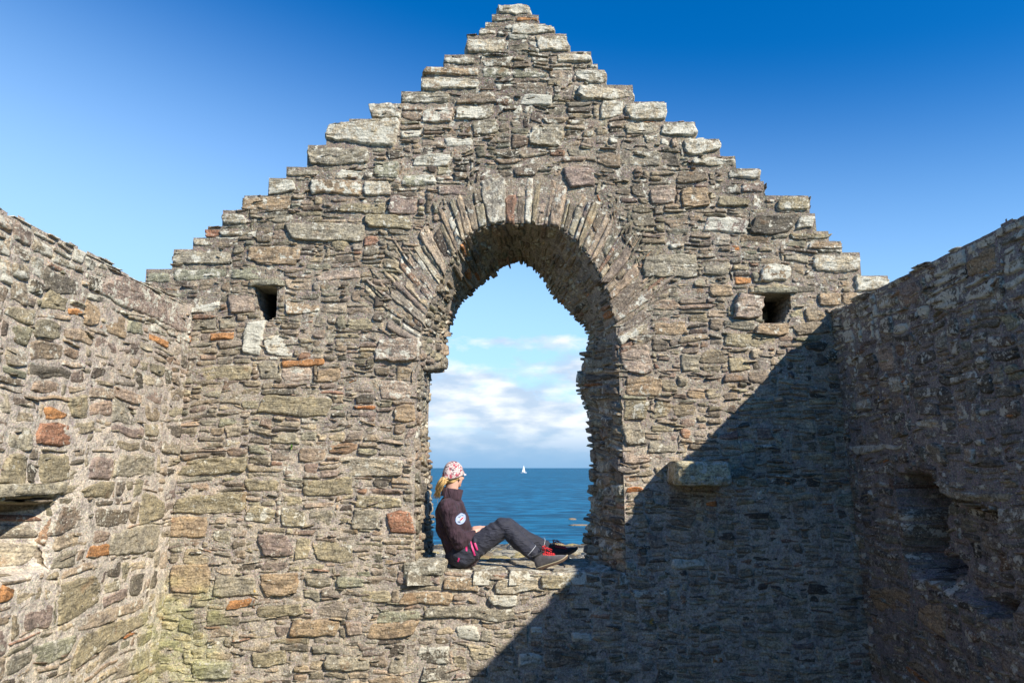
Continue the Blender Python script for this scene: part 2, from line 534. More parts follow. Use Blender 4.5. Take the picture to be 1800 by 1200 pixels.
# ring of voussoirs
rcx, rcz = [float(q) for q in on_y(905, 700, D)]
i0 = int(np.argmin(np.abs(tf - 8.6))); i1 = int(np.argmin(np.abs(tf - 23.6)))
V0, V1 = farc[i0], farc[i1]
def ring_dir(v):
    x = np.interp(v, farc, fcx) - rcx; z = np.interp(v, farc, fcz) - rcz
    l = np.hypot(x, z)
    return x / l, z / l
def F_ring(u, v, h):
    dx, dz = ring_dir(v)
    return np.stack([np.interp(v, farc, fcx) + dx * u, D - h, np.interp(v, farc, fcz) + dz * u], -1)
RW = 0.37
vv = np.linspace(V0, V1, 60)
dx_, dz_ = ring_dir(vv)
ox = np.interp(vv, farc, fcx); oz = np.interp(vv, farc, fcz)
rw = RW * (1 + 0.10 * np.sin(vv * 2.3))
ring_x = np.concatenate([ox, (ox + dx_ * rw)[::-1]]); ring_z = np.concatenate([oz, (oz + dz_ * rw)[::-1]])

def poly_px(pts, Y=D):
    a, b = on_y([p[0] for p in pts], [p[1] for p in pts], Y)
    return a, b
HOLE1 = poly_px([(447, 503), (489, 503), (488, 530), (486, 556), (470, 566), (455, 563), (450, 540)])
HOLE2 = poly_px([(1336, 517), (1389, 517), (1391, 540), (1376, 569), (1340, 566), (1337, 540)])
def in_hole(x, z): return inpoly(x, z, *HOLE1) | inpoly(x, z, *HOLE2)
def keep_gable(x, z):
    m = (x > left_bound(z) + .012) & (x < right_bound(z) - .012) & ~inpoly(x, z, op_x, op_z) & ~in_hole(x, z)
    return m

CU, CV = 0.020, 0.0165                    # cell size of the rubble grid
GU0, GU1, GV0 = -3.6, 3.75, -0.05
nU = int((GU1 - GU0) / CU); nV = int((gz_r[-1] - GV0) / CV) + 4
cu, cv = np.meshgrid(GU0 + (np.arange(nU) + .5) * CU, GV0 + (np.arange(nV) + .5) * CV)
free = (cu > left_bound(cv) - .001) & (cu < right_bound(cv) + .001) & ~inpoly(cu, cv, op_x, op_z) & ~in_hole(cu, cv) & ~inpoly(cu, cv, ring_x, ring_z)
free &= ~((cv < gz_l[0]) & (cu < XL - .10)) & ~((cv < gz_r[0]) & (cu > XR + .10))
free &= ~(inpoly(cu, cv, np.array([XL - .1, XL - .1, -9, -9]), np.array([-1, 2.9, 2.9, -1.])))
mask_all = free.copy()

O = {k_: tuple(np.array(v_) * np.array((1.04, .97, .88))) for k_, v_ in dict(grey=(.29, .275, .225), green=(.265, .275, .215), brown=(.32, .255, .18), red=(.34, .19, .13), orange=(.42, .225, .105), pink=(.35, .295, .25),
         dark=(.15, .14, .12), pale=(.38, .35, .28), olive=(.29, .265, .19), purple=(.26, .215, .195)).items()}
# stones one can point to: x0, y0, x1, y1, colour, lichen, how far it stands out (m)
COPING = [(253, 473, 303, 501, 'green', .25, .0), (302, 437, 408, 467, 'grey', .55, .01), (337, 417, 376, 436, 'pale', .75, 0), (361, 400, 387, 417, 'red', .4, .01),
 (387, 372, 436, 398, 'grey', .95, .02), (426, 344, 513, 371, 'brown', .5, .01), (471, 313, 521, 343, 'grey', .9, .02), (501, 293, 562, 313, 'grey', .45, .01),
 (537, 256, 652, 293, 'grey', .55, .02), (569, 208, 704, 257, 'pale', 1.1, .03), (650, 181, 698, 209, 'pale', 1.0, .02), (703, 160, 792, 184, 'grey', .75, .01),
 (738, 134, 846, 161, 'pale', .9, .02), (745, 117, 842, 134, 'brown', .7, .02), (778, 97, 839, 117, 'grey', 1.0, .01), (817, 65, 889, 98, 'pale', .72, .02),
 (841, 51, 873, 63, 'pale', .8, .0), (849, 41, 882, 51, 'grey', .7, .0), (863, 30, 908, 41, 'grey', .8, .01), (873, 8, 932, 28, 'pale', 1.0, .02),
 (906, 28, 948, 42, 'orange', .6, .01), (898, 42, 976, 62, 'pale', 1.0, .02), (943, 62, 1000, 93, 'pale', .85, .02), (976, 91, 1042, 113, 'pale', .95, .02),
 (1012, 122, 1066, 147, 'grey', .95, .02), (1015, 151, 1117, 178, 'pale', .8, .02), (1100, 181, 1172, 212, 'pale', 1.0, .03), (1160, 213, 1226, 242, 'grey', 1.05, .02),
 (1202, 243, 1268, 271, 'pale', 1.0, .02), (1212, 274, 1295, 296, 'grey', .85, .02), (1277, 296, 1338, 318, 'pale', 1.05, .02), (1301, 318, 1343, 341, 'purple', .65, .01),
 (1363, 343, 1424, 374, 'olive', .8, .03), (1397, 375, 1434, 406, 'grey', 1.0, .02), (1390, 408, 1460, 421, 'olive', .6, .01), (1420, 424, 1480, 439, 'brown', .6, .01),
 (1425, 444, 1515, 481, 'pale', .8, .02), (1500, 484, 1562, 511, 'pale', 1.05, .03)]
FIELD = [(508, 394, 640, 425, 'grey', .25, .02), (437, 433, 530, 463, 'brown', .3, .01), (642, 378, 724, 403, 'olive', .3, .02), (686, 345, 735, 378, 'purple', .35, .02),
 (600, 358, 680, 376, 'olive', .3, .01), (546, 318, 636, 345, 'brown', .5, .02), (640, 318, 690, 345, 'pale', .7, .01), (705, 308, 765, 329, 'green', .6, .01),
 (765, 327, 820, 345, 'purple', .3, 0), (555, 472, 635, 492, 'pink', .2, 0), (475, 452, 520, 466, 'olive', .2, 0),
 (455, 697, 582, 731, 'olive', .10, .012), (402, 517, 447, 553, 'pink', .1, .015), (428, 564, 464, 625, 'pale', 1.25, .015), (466, 590, 516, 625, 'pale', .75, 0),
 (345, 518, 388, 547, 'pale', .8, 0), (340, 558, 380, 577, 'grey', .1, 0), (383, 558, 415, 577, 'grey', .1, 0), (367, 583, 411, 597, 'orange', .05, .01), (495, 632, 570, 646, 'orange', .1, .01),
 (340, 640, 440, 668, 'olive', .2, 0), (452, 633, 490, 668, 'grey', .1, 0), (492, 647, 548, 672, 'pink', .5, 0), (557, 651, 598, 675, 'brown', .2, .01),
 (500, 528, 560, 552, 'brown', .55, 0), (607, 556, 655, 578, 'olive', .15, 0), (657, 556, 742, 590, 'pink', .2, .02), (660, 592, 739, 640, 'pink', .55, .03),
 (628, 723, 660, 743, 'purple', .1, 0), (690, 712, 729, 742, 'brown', .15, .015), (670, 672, 728, 706, 'pink', .55, 0),
 (316, 806, 432, 837, 'olive', .25, .015), (430, 845, 490, 868, 'olive', .2, 0), (530, 842, 620, 872, 'olive', .2, .01), (595, 805, 710, 843, 'pale', .45, .01), (305, 870, 430, 905, 'olive', .35, .015),
 (293, 908, 366, 950, 'brown', .15, .01), (432, 890, 482, 920, 'olive', .6, .01), (493, 890, 536, 922, 'olive', .5, .0), (540, 893, 582, 921, 'grey', .15, 0), (620, 893, 672, 928, 'grey', .35, .01),
 (686, 897, 730, 937, 'red', .15, .015), (462, 935, 515, 975, 'purple', .2, .01), (520, 940, 548, 983, 'olive', .2, 0), (552, 948, 622, 985, 'olive', .3, .0), (625, 873, 712, 893, 'olive', .4, .01),
 (296, 992, 366, 1042, 'brown', .10, .012), (372, 1010, 455, 1048, 'grey', .15, .01), (463, 1006, 526, 1049, 'brown', .12, .012), (536, 1010, 585, 1034, 'grey', .15, .01), (592, 1012, 642, 1034, 'green', .15, .01),
 (400, 1052, 445, 1068, 'orange', .1, 0), (455, 1063, 530, 1083, 'olive', .1, .01), (510, 1088, 592, 1118, 'brown', .3, .018), (606, 1090, 640, 1118, 'pink', .15, .015), (650, 1092, 735, 1122, 'brown', .15, .015),
 (704, 1042, 792, 1067, 'brown', .3, .01), (668, 1073, 742, 1094, 'green', .3, .0), (634, 1035, 690, 1060, 'olive', .2, 0), (490, 1130, 540, 1145, 'dark', .1, 0), (545, 1132, 597, 1148, 'grey', .1, .01),
 (335, 1158, 404, 1192, 'green', .35, .02), (440, 1140, 500, 1168, 'olive', .3, .01), (565, 1150, 655, 1176, 'grey', .4, .01), (700, 1002, 770, 1028, 'purple', .35, .01),
 (748, 1066, 906, 1091, 'grey', .40, .015), (860, 1040, 912, 1063, 'pale', .9, .02), (776, 1014, 840, 1040, 'brown', .5, .015), (844, 1014, 868, 1034, 'grey', .3, 0), (871, 1012, 950, 1039, 'pale', .45, .015),
 (953, 1010, 1008, 1038, 'olive', .45, .01), (800, 1104, 842, 1130, 'pale', 1.25, .01), (735, 1140, 792, 1172, 'dark', .75, 0), (745, 1172, 800, 1199, 'dark', .5, 0),
 (1130, 446, 1228, 486, 'grey', .3, .015), (1323, 373, 1398, 411, 'dark', .25, .02), (1198, 329, 1248, 366, 'brown', .25, .02), (1143, 324, 1190, 358, 'pink', .3, .015), (993, 298, 1046, 334, 'purple', .25, .02),
 (1262, 343, 1318, 365, 'olive', .3, .01), (1236, 383, 1318, 411, 'purple', .85, .01), (1335, 467, 1394, 500, 'brown', .9, .02), (1248, 500, 1287, 524, 'brown', .15, .01), (1288, 518, 1337, 560, 'pink', .35, .04),
 (1325, 503, 1400, 517, 'olive', .2, .02), (1440, 512, 1480, 536, 'brown', .3, .01), (1482, 512, 1525, 536, 'brown', .3, .01), (1380, 445, 1424, 462, 'grey', .2, 0), (1290, 488, 1322, 501, 'orange', .2, 0),
 (1327, 566, 1385, 588, 'brown', .3, .02), (1270, 562, 1325, 582, 'grey', .3, .01), (1275, 585, 1365, 612, 'olive', .3, .0), (1150, 565, 1210, 590, 'brown', .25, .0), (1092, 560, 1132, 600, 'pink', .15, .01),
 (1093, 604, 1146, 655, 'pink', .35, .012), (1096, 660, 1160, 697, 'brown', .3, .01), (1096, 703, 1140, 740, 'olive', .45, .01), (1097, 744, 1134, 785, 'pale', .4, .01), (1098, 789, 1150, 815, 'pink', .3, .0),
 (1150, 705, 1180, 738, 'olive', .5, .0), (1195, 618, 1232, 650, 'grey', .2, .01), (1280, 628, 1318, 652, 'olive', .2, .0), (1206, 683, 1240, 698, 'brown', .2, 0), (1145, 748, 1190, 762, 'olive', .3, 0),
 (1140, 776, 1192, 798, 'grey', .3, 0), (1238, 460, 1285, 486, 'grey', .2, 0), (890, 75, 926, 100, 'grey', .35, 0), (845, 118, 895, 138, 'green', .5, 0), (895, 122, 960, 140, 'green', .5, 0), (912, 168, 970, 186, 'pale', 1.3, .01),
 (742, 185, 797, 215, 'pink', .75, .01), (800, 183, 866, 209, 'grey', .8, .01), (930, 215, 990, 260, 'grey', .45, .01), (832, 210, 876, 237, 'grey', .5, .01), (1055, 178, 1096, 208, 'pale', .7, .01), (783, 240, 835, 258, 'pale', 1.1, 0),
 (706, 225, 745, 242, 'pale', 1.1, 0), (725, 272, 790, 295, 'pale', .85, .01), (1090, 265, 1160, 292, 'grey', .4, .0), (1160, 268, 1192, 290, 'dark', .3, 0), (590, 298, 640, 318, 'pale', .95, 0), (655, 282, 700, 312, 'green', .5, 0),
 (1100, 215, 1160, 236, 'grey', .4, 0), (470, 372, 520, 395, 'grey', .4, 0), (408, 470, 470, 492, 'green', .3, 0), (310, 470, 400, 490, 'green', .5, 0), (750, 285, 790, 303, 'green', .6, 0), (1180, 980, 1240, 998, 'pale', .9, .01),
 (930, 1100, 955, 1118, 'grey', 1.2, 0), (1005, 1112, 1040, 1130, 'grey', 1.2, 0), (905, 1150, 950, 1172, 'grey', 1.0, 0)]
st = Stones()
def rect_px(x0, y0, x1, y1):
    a, zb = on_y(x0, (y0 + y1) / 2, D); b, _ = on_y(x1, (y0 + y1) / 2, D)
    _, zt = on_y((x0 + x1) / 2, y0, D); _, z0 = on_y((x0 + x1) / 2, y1, D)
    return float(a), float(b), float(z0), float(zt)

gable = empty("gable_wall", (0, D + TH / 2, 0), "tall pointed ruined stone gable with a big arched window opening and stepped edges", "ruined wall")
for (x0, y0, x1, y1, c, li, pr) in COPING:
    li = min(li, 1.0) * .66
    a, b, z0, z1 = rect_px(x0, y0, x1, y1)
    cs = Stones()
    if c == 'pale' and (x0, y0) == (569, 208):
        cs.add((a + b) / 2, (z0 + z1) / 2, (b - a) / 2, (z1 - z0) / 2, .03, O[c], li, 0, .34, k=.22, taper=(0.0, 0.42), bev=.03, wob=1.2)
    else:
        cs.add((a + b) / 2, (z0 + z1) / 2 - .003, (b - a) / 2 + .008, (z1 - z0) / 2 + .002, .009 + pr * .7, O[c], li, rng.normal() * .015, .34 + .1 * rng.random(), k=.14 + .34 * rng.random(), taper=rng.normal(size=2) * (.08, .22), bev=.012 + .022 * rng.random(), wob=1.25)
    cs.build("coping_stone", lambda u, v, h: np.stack([u, D - h, v], -1), gable, rough=1.1)
    free &= ~((cu > a) & (cu < b) & (cv > z0) & (cv < z1 + .006))
for (x0, y0, x1, y1, c, li, pr) in FIELD:
    li = min(li * .85, .85) if c != 'pale' or li < 1.2 else li * .9
    a, b, z0, z1 = rect_px(x0, y0, x1, y1)
    sel = (cu > a) & (cu < b) & (cv > z0) & (cv < z1)
    if sel.sum() == 0 or (free & sel).sum() < 0.6 * sel.sum(): continue
    free &= ~sel
    st.add((a + b) / 2, (z0 + z1) / 2, (b - a) / 2, (z1 - z0) / 2, .010 + pr, np.array(O[c]) * (.9 + .2 * rng.random()), li, rng.normal() * .02, .05, k=.08 + .2 * rng.random(), taper=rng.normal(size=2) * (.04, .08))

def zone(i, j):
    z = GV0 + j * CV; x = GU0 + i * CU
    return x, z
def hp(i, j):
    x, z = zone(i, j)
    thin = .50
    if z > 3.6: thin = .35
    elif z < 1.2 and x < .4: thin = .28
    n = 0.5 * math.sin(x * 2.7 + z * 1.9) * math.sin(z * 3.3 - x)
    if rng.random() < thin + .25 * n: return int(rng.integers(2, 4))
    return int(rng.choice([3, 4, 4, 5, 5, 6, 7]))
def wp(i, j, h):
    if h <= 3: return int(rng.integers(4, 15))
    return int(h * (0.8 + 1.9 * rng.random()) * CV / CU) + 2
warp_u = lambda U, V: .022 * vnoise(U * 2.1, V * 3.3, 4) 
warp_v = lambda U, V: .026 * vnoise(U * 1.9 + 5, V * 2.4, 8) + .009 * vnoise(U * 7, V * 5, 3)
def lichen_gable(x, z):
    t = np.clip((z - 3.0) / 2.6, 0, 1)
    e = np.minimum(x - left_bound(z), right_bound(z) - x)
    edge = np.clip(1 - e / .5, 0, 1) * (1 if z > 2.9 else 0)
    return .10 + .30 * t + .30 * edge
for (i, j, w, h) in pack(free, hp, wp):
    if w * h <= 3 or (h <= 1 and rng.random() < .75): continue
    if rng.random() < .02: continue
    uc = GU0 + (i + w / 2) * CU; vc = GV0 + (j + h / 2) * CV
    g = .0005 + .004 * rng.random()
    low = vc < 1.45
    prot = .001 + .012 * rng.random() ** 1.4 if low else .002 + .020 * rng.random() ** 1.4
    li = float(lichen_gable(uc, vc)) * (0.65 + .9 * rng.random() ** 1.5) + .04
    if rng.random() < .03: li += .35
    e = 0
    st.add(uc + e, vc, w * CU / 2 - g, h * CV / 2 - g * .7, prot, stone_colour(1.0 if vc < 2.4 else .90), li, rng.normal() * (.05 if h < 4 else .03))

def slivers(S, n, ua, ub, va, vb, ok, lich=.2):
    k = 0
    while k < n:
        u = ua + (ub - ua) * rng.random(); v = va + (vb - va) * rng.random()
        if not ok(u, v): k += 1; continue
        S.add(u, v, .018 + .05 * rng.random() ** 2, .0035 + .0055 * rng.random(), .003 + .022 * rng.random() ** 1.5, stone_colour(.95), lich * 2 * rng.random(), rng.normal() * .16, .03, k=.2, du=.014, dv=.006)
        k += 1
slivers(st, 2300, -2.75, 2.75, 0, 5.3, lambda u, v: bool(keep_gable(np.array([u]), np.array([v]))[0]) and left_bound(v) + .05 < u < right_bound(v) - .05 and not inpoly(np.array([u]), np.array([v]), ring_x, ring_z)[0])
def stain(U, V):
    t = fbm(U * 1.6, V * .55, 21.0, 3) + .5 * fbm(U * 6, V * .9, 33.0, 2)
    return 1.04 - .30 * np.clip(t * 1.6 + .25, 0, 1) * np.clip((V - 2.3) / 1.6, 0.25, 1)
YM = lambda x, z: np.clip(1 - np.hypot((x + 2.5) / .45, (z - .35) / .75), 0, 1)      # yellow-green algae by the left corner
def gable_col(U, V, CO):
    y = YM(U, V) * (0.6 + 0.9 * vnoise(U * 9, V * 12)); y = np.clip(y * 1.5, 0, .5)[:, None]
    CO = CO.copy(); CO[:, :3] = CO[:, :3] * (1 - y) + np.array([.38, .37, .17]) * y
    CO[:, :3] *= stain(U, V)[:, None]
    return CO
F_gable = lambda u, v, h: np.stack([u, D - h + .012 * fbm(u * .9, v * .9, 1.0, 2), v], -1)
def post_gable(U, V, H):
    inner = np.clip(np.minimum(U - left_bound(V), right_bound(V) - U) / .25, 0, 1)
    return U + inner * warp_u(U, V), V + inner * warp_v(U, V), H
st.build("rubble_stones", F_gable, gable, post=post_gable, colfn=gable_col)
def mortar_col(base_lo, base_hi, z0, z1):
    def f(U, V):
        t = np.clip((V + .35 * vnoise(U * 1.3, V * 1.3) - z0) / (z1 - z0), 0, 1)[:, None]
        c = np.array(base_lo) * (1 - t) + np.array(base_hi) * t
        c = c * (1 + .16 * fbm(U * 3, V * 3, 7, 3))[:, None]
        return np.concatenate([c, .10 + .22 * t], 1)
    return f
mc_g = mortar_col((.40, .345, .28), (.26, .215, .165), 1.4, 3.2)
def mcol_gable(U, V):
    c = mc_g(U, V)
    y = np.clip(YM(U, V) * (0.6 + 0.9 * vnoise(U * 9, V * 12)) * 1.5, 0, .5)[:, None]
    c[:, :3] = c[:, :3] * (1 - y) + np.array([.42, .41, .20]) * y
    c[:, :3] *= stain(U, V)[:, None]
    return c
mortar_sheet("mortar", F_gable, -3.4, 3.5, -.05, gz_r[-1] - .02, lambda x, z: keep_gable(x, z) & ~((x < XL - .1) & (z < 2.9)) & ~((x > XR + .2) & (z < 2.8)), gable, mcol_gable)

# solid core behind the facing
core = []
er = mask_all | inpoly(cu, cv, ring_x, ring_z)
wide = (cu > left_bound(cv) + .03) & (cu < right_bound(cv) - .03) & (cu > XL - .75) & (cu < XR + .75)
for j in range(0, nV - 3, 3):
    for (yy0, yy1, holes) in ((D + .03, D + .55, True), (D + .55, D + TH - .02, False)):
        ok = wide[j] & wide[min(j + 3, nV - 1)] & ~inpoly(cu[j], cv[j], op_x, op_z) & ~inpoly(cu[j + 2], cv[j + 2], op_x, op_z)
        if holes: ok &= ~in_hole(cu[j], cv[j]) & ~in_hole(cu[j + 2], cv[j + 2])
        k = np.flatnonzero(np.diff(np.concatenate([[0], ok.astype(int), [0]])))
        for s0, s1 in zip(k[::2], k[1::2]):
            if s1 - s0 > 3:
                x0 = GU0 + s0 * CU; x1 = GU0 + s1 * CU
                core.append((x0, x1, yy0, yy1, GV0 + j * CV - .002 * (j % 2), GV0 + (j + 3) * CV - .001))
boxes_mesh("wall_core", core, M_MORTAR, gable)
mortar_sheet("outer_face", lambda u, v, h: np.stack([u, D + TH + h, v], -1), -3.3, 3.3, -.05, gz_r[-1] - .06,
             lambda x, z: (x > left_bound(z) + .05) & (x < right_bound(z) - .05) & ~inpoly(x, z, bo_x, bo_z), gable, mc_g, res=.03, flip=True)

# window reveals and the underside of the arch
rv = Stones()
cU2, cV2 = .030, .0165
nU2 = int(TH / cU2) + 1; nV2 = int(ARC / cV2)
fr = np.ones((nV2, nU2), bool)
def hpr(i, j):
    v = j * cV2
    if V0 < v < V1: return int(rng.choice([2, 3, 3, 4, 4, 5]))
    return int(rng.choice([2, 2, 3, 3, 4, 5, 6]))
def wpr(i, j, h):
    v = j * cV2
    if V0 < v < V1: return int(rng.integers(3, 10))
    return int(rng.integers(4, 12))
for (i, j, w, h) in pack(fr, hpr, wpr):
    uc = (i + w / 2) * cU2; vc = (j + h / 2) * cV2
    arch = V0 - .05 < vc < V1 + .05
    prot = (.002 + .024 * rng.random() ** 1.5) if arch else (.002 + .024 * rng.random())
    if vc > V1: prot += .022 * rng.random()
    last = uc + w * cU2 / 2 > TH - .04
    ext = (.03 * rng.random() if last else 0)
    if last: prot += .022 * rng.random() ** 1.8
    rv.add(uc + ext / 2, vc, w * cU2 / 2 - .004 + ext / 2, h * cV2 / 2 - .002, prot, stone_colour(.95), .12 + .5 * rng.random() ** 2, rng.normal() * .03, .06, dv=.011, du=.02)
rv.build("reveal_stones", F_reveal, gable, flip=True)
mortar_sheet("reveal_mortar", F_reveal, .01, TH, 0, ARC, None, gable, lambda U, V: np.tile(np.array([.34, .29, .235, .1]), (len(U), 1)), res=.02, flip=True)

# voussoirs
vo = Stones()
v = V0 - .05
while v < V1 + .04:
    t = .030 + .055 * rng.random() ** 1.4
    thick = rng.random() < .10
    if thick: t *= 1.6
    xx = float(np.interp(v, farc, fcx)); key = -.26 < xx < -.03
    L1 = RW * (.62 + .50 * rng.random())
    if -.245 < xx < -.06 and not getattr(vo, 'key', False):
        vo.key = True
        ks = Stones()
        ks.add(.205, v + .082, .205, .082, .026, (.31, .28, .225), .38, 0, .10, k=.16, taper=(0, .10))
        ks.build("keystone", F_ring, gable)
        v += .155
        continue
    li = .15 + .4 * rng.random() ** 2
    if abs(xx - .10) < .12 and rng.random() < .5: li = .72
    if -.5 < xx < -.25 and rng.random() < .25: li = .8
    pr = .010 + .014 * rng.random() ** 1.3
    if rng.random() < .4:
        s = .35 + .3 * rng.random()
        vo.add(L1 * s / 2, v + t / 2, L1 * s / 2 - .003, t / 2 + .001, pr, stone_colour(), li, rng.normal() * .03, .05, k=.05, taper=(0, 0))
        vo.add(L1 * (1 + s) / 2, v + t / 2, L1 * (1 - s) / 2 - .003, t / 2 - .001, pr * (.5 + .5 * rng.random()), stone_colour(), li, rng.normal() * .03, .05, k=.1)
    else:
        vo.add(L1 / 2, v + t / 2, L1 / 2, t / 2 + .001, pr, stone_colour(), li, rng.normal() * .02, .05, k=.07)
    v += t
# a second, outer sweep of slates packed over the haunches
for side in (0, 1):
    v = V0 if side == 0 else V1 - .62
    while v < (V0 + .55 if side == 0 else V1 - .03):
        t = .014 + .02 * rng.random()
        L1 = .14 + .16 * rng.random()
        vo.add(RW * .95 + L1 / 2 + .03 * rng.normal(), v + t / 2, L1 / 2, t / 2, .002 + .02 * rng.random(), stone_colour(), .3 * rng.random(), rng.normal() * .06, .05, k=.12)
        v += t * 1.1
vo.build("arch_voussoirs", F_ring, gable)

# sill
F_sill = lambda u, v, h: np.stack([u, v, SILL_Z + h], -1)
sx0, sx1 = float(fcx[0]) - .05, float(fcx[-1]) + .05
ss = Stones()
x = sx0 - .05
rowy = [(D - .016, D + .34), (D + .33, D + .66), (D + .65, D + TH + .02)]
for (ya, yb) in rowy:
    x = sx0 - .05 - .1 * rng.random()
    while x < sx1:
        w = .22 + .30 * rng.random()
        if x + w > sx1 - .1: w = sx1 - x + .04
        ss.add(x + w / 2, (ya + yb) / 2, w / 2 - .006, (yb - ya) / 2 - .004, .004 + .012 * rng.random(), np.array(O['pale']) * (.62 + .25 * rng.random()), .30 + .3 * rng.random(), rng.normal() * .02, .08, k=.06, dv=.016, du=.02)
        x += w
ss.build("window_sill", F_sill, gable, rough=.8)
mortar_sheet("sill_mortar", F_sill, sx0, sx1, D + .0, D + TH, None, gable, lambda U, V: np.tile(np.array([.36, .31, .25, .25]), (len(U), 1)), res=.02, level=-.004)
def free_rock(name, c, s, col, li, parent, mat=None, seed=1.0, sub=5, rough=1.0, blocky=.45, rotz=0.0, tilt=0.0):
    bm = bmesh.new()
    bmesh.ops.create_icosphere(bm, subdivisions=sub, radius=1.0)
    co = np.array([v.co[:] for v in bm.verts]); fa = np.array([[v.index for v in f.verts] for f in bm.faces])
    bm.free()
    q = np.sign(co) * np.abs(co) ** blocky
    q = q / np.maximum(1, np.abs(q).max(1, keepdims=True))
    q = q * np.array(s)
    n = fbm(q[:, 0] * 9 + seed, q[:, 2] * 14 + seed, q[:, 1] * 9, 4)
    q = q * (1 + .10 * rough * n[:, None]) + rough * .012 * np.stack([fbm(q[:, 1] * 20, q[:, 2] * 30, seed, 3), fbm(q[:, 0] * 20, q[:, 2] * 30, seed + 5, 3), fbm(q[:, 0] * 20, q[:, 1] * 20, seed + 9, 3)], -1)
    ca, sa = math.cos(rotz), math.sin(rotz)
    q = np.stack([q[:, 0] * ca - q[:, 1] * sa, q[:, 0] * sa + q[:, 1] * ca, q[:, 2] + tilt * q[:, 0]], -1)
    suv = np.stack([q[:, 0] + q[:, 1], q[:, 2], 0 * q[:, 0] + seed], -1)
    return q + np.array(c), fa, np.tile(np.array(list(col) + [li]), (len(q), 1)), suv
def rock_obj(name, parent, mat=None, **kw):
    V, F, CO, SU = free_rock(name, parent=parent, **kw)
    return mesh_np(name, V, F, mat or M_STONE, parent, CO, SU)
bx0, by = on_y(718, 1000, D + .03); bx1, _ = on_y(783, 1000, D + .03)
rock_obj("sill_end_block", gable, c=((bx0 + bx1) / 2 - .02, D + .10, SILL_Z + .035), s=((bx1 - bx0) / 2 + .02, .14, .055), col=(.28, .255, .195), li=.45, seed=3.1, blocky=.3)
# projecting corbel on the right
a, b, z0, z1 = rect_px(1178, 812, 1270, 851)
rock_obj("corbel", gable, c=((a + b) / 2 - .02, D - .09, (z0 + z1) / 2), s=((b - a) / 2, .22, (z1 - z0) / 2 + .005), col=(.44, .39, .25), li=.45, seed=8.3, blocky=.22)
# lintels of the two putlog holes
for (hx0, hx1, hy, sd) in ((436, 503, 500, 2.2), (1322, 1402, 513, 5.7)):
    a, b, z0, z1 = rect_px(hx0, hy - 7, hx1, hy + 4)
    rock_obj("hole_lintel", gable, c=((a + b) / 2, D + .12, (z0 + z1) / 2), s=((b - a) / 2, .16, (z1 - z0) / 2), col=(.27, .25, .18), li=.2, seed=sd, blocky=.25)

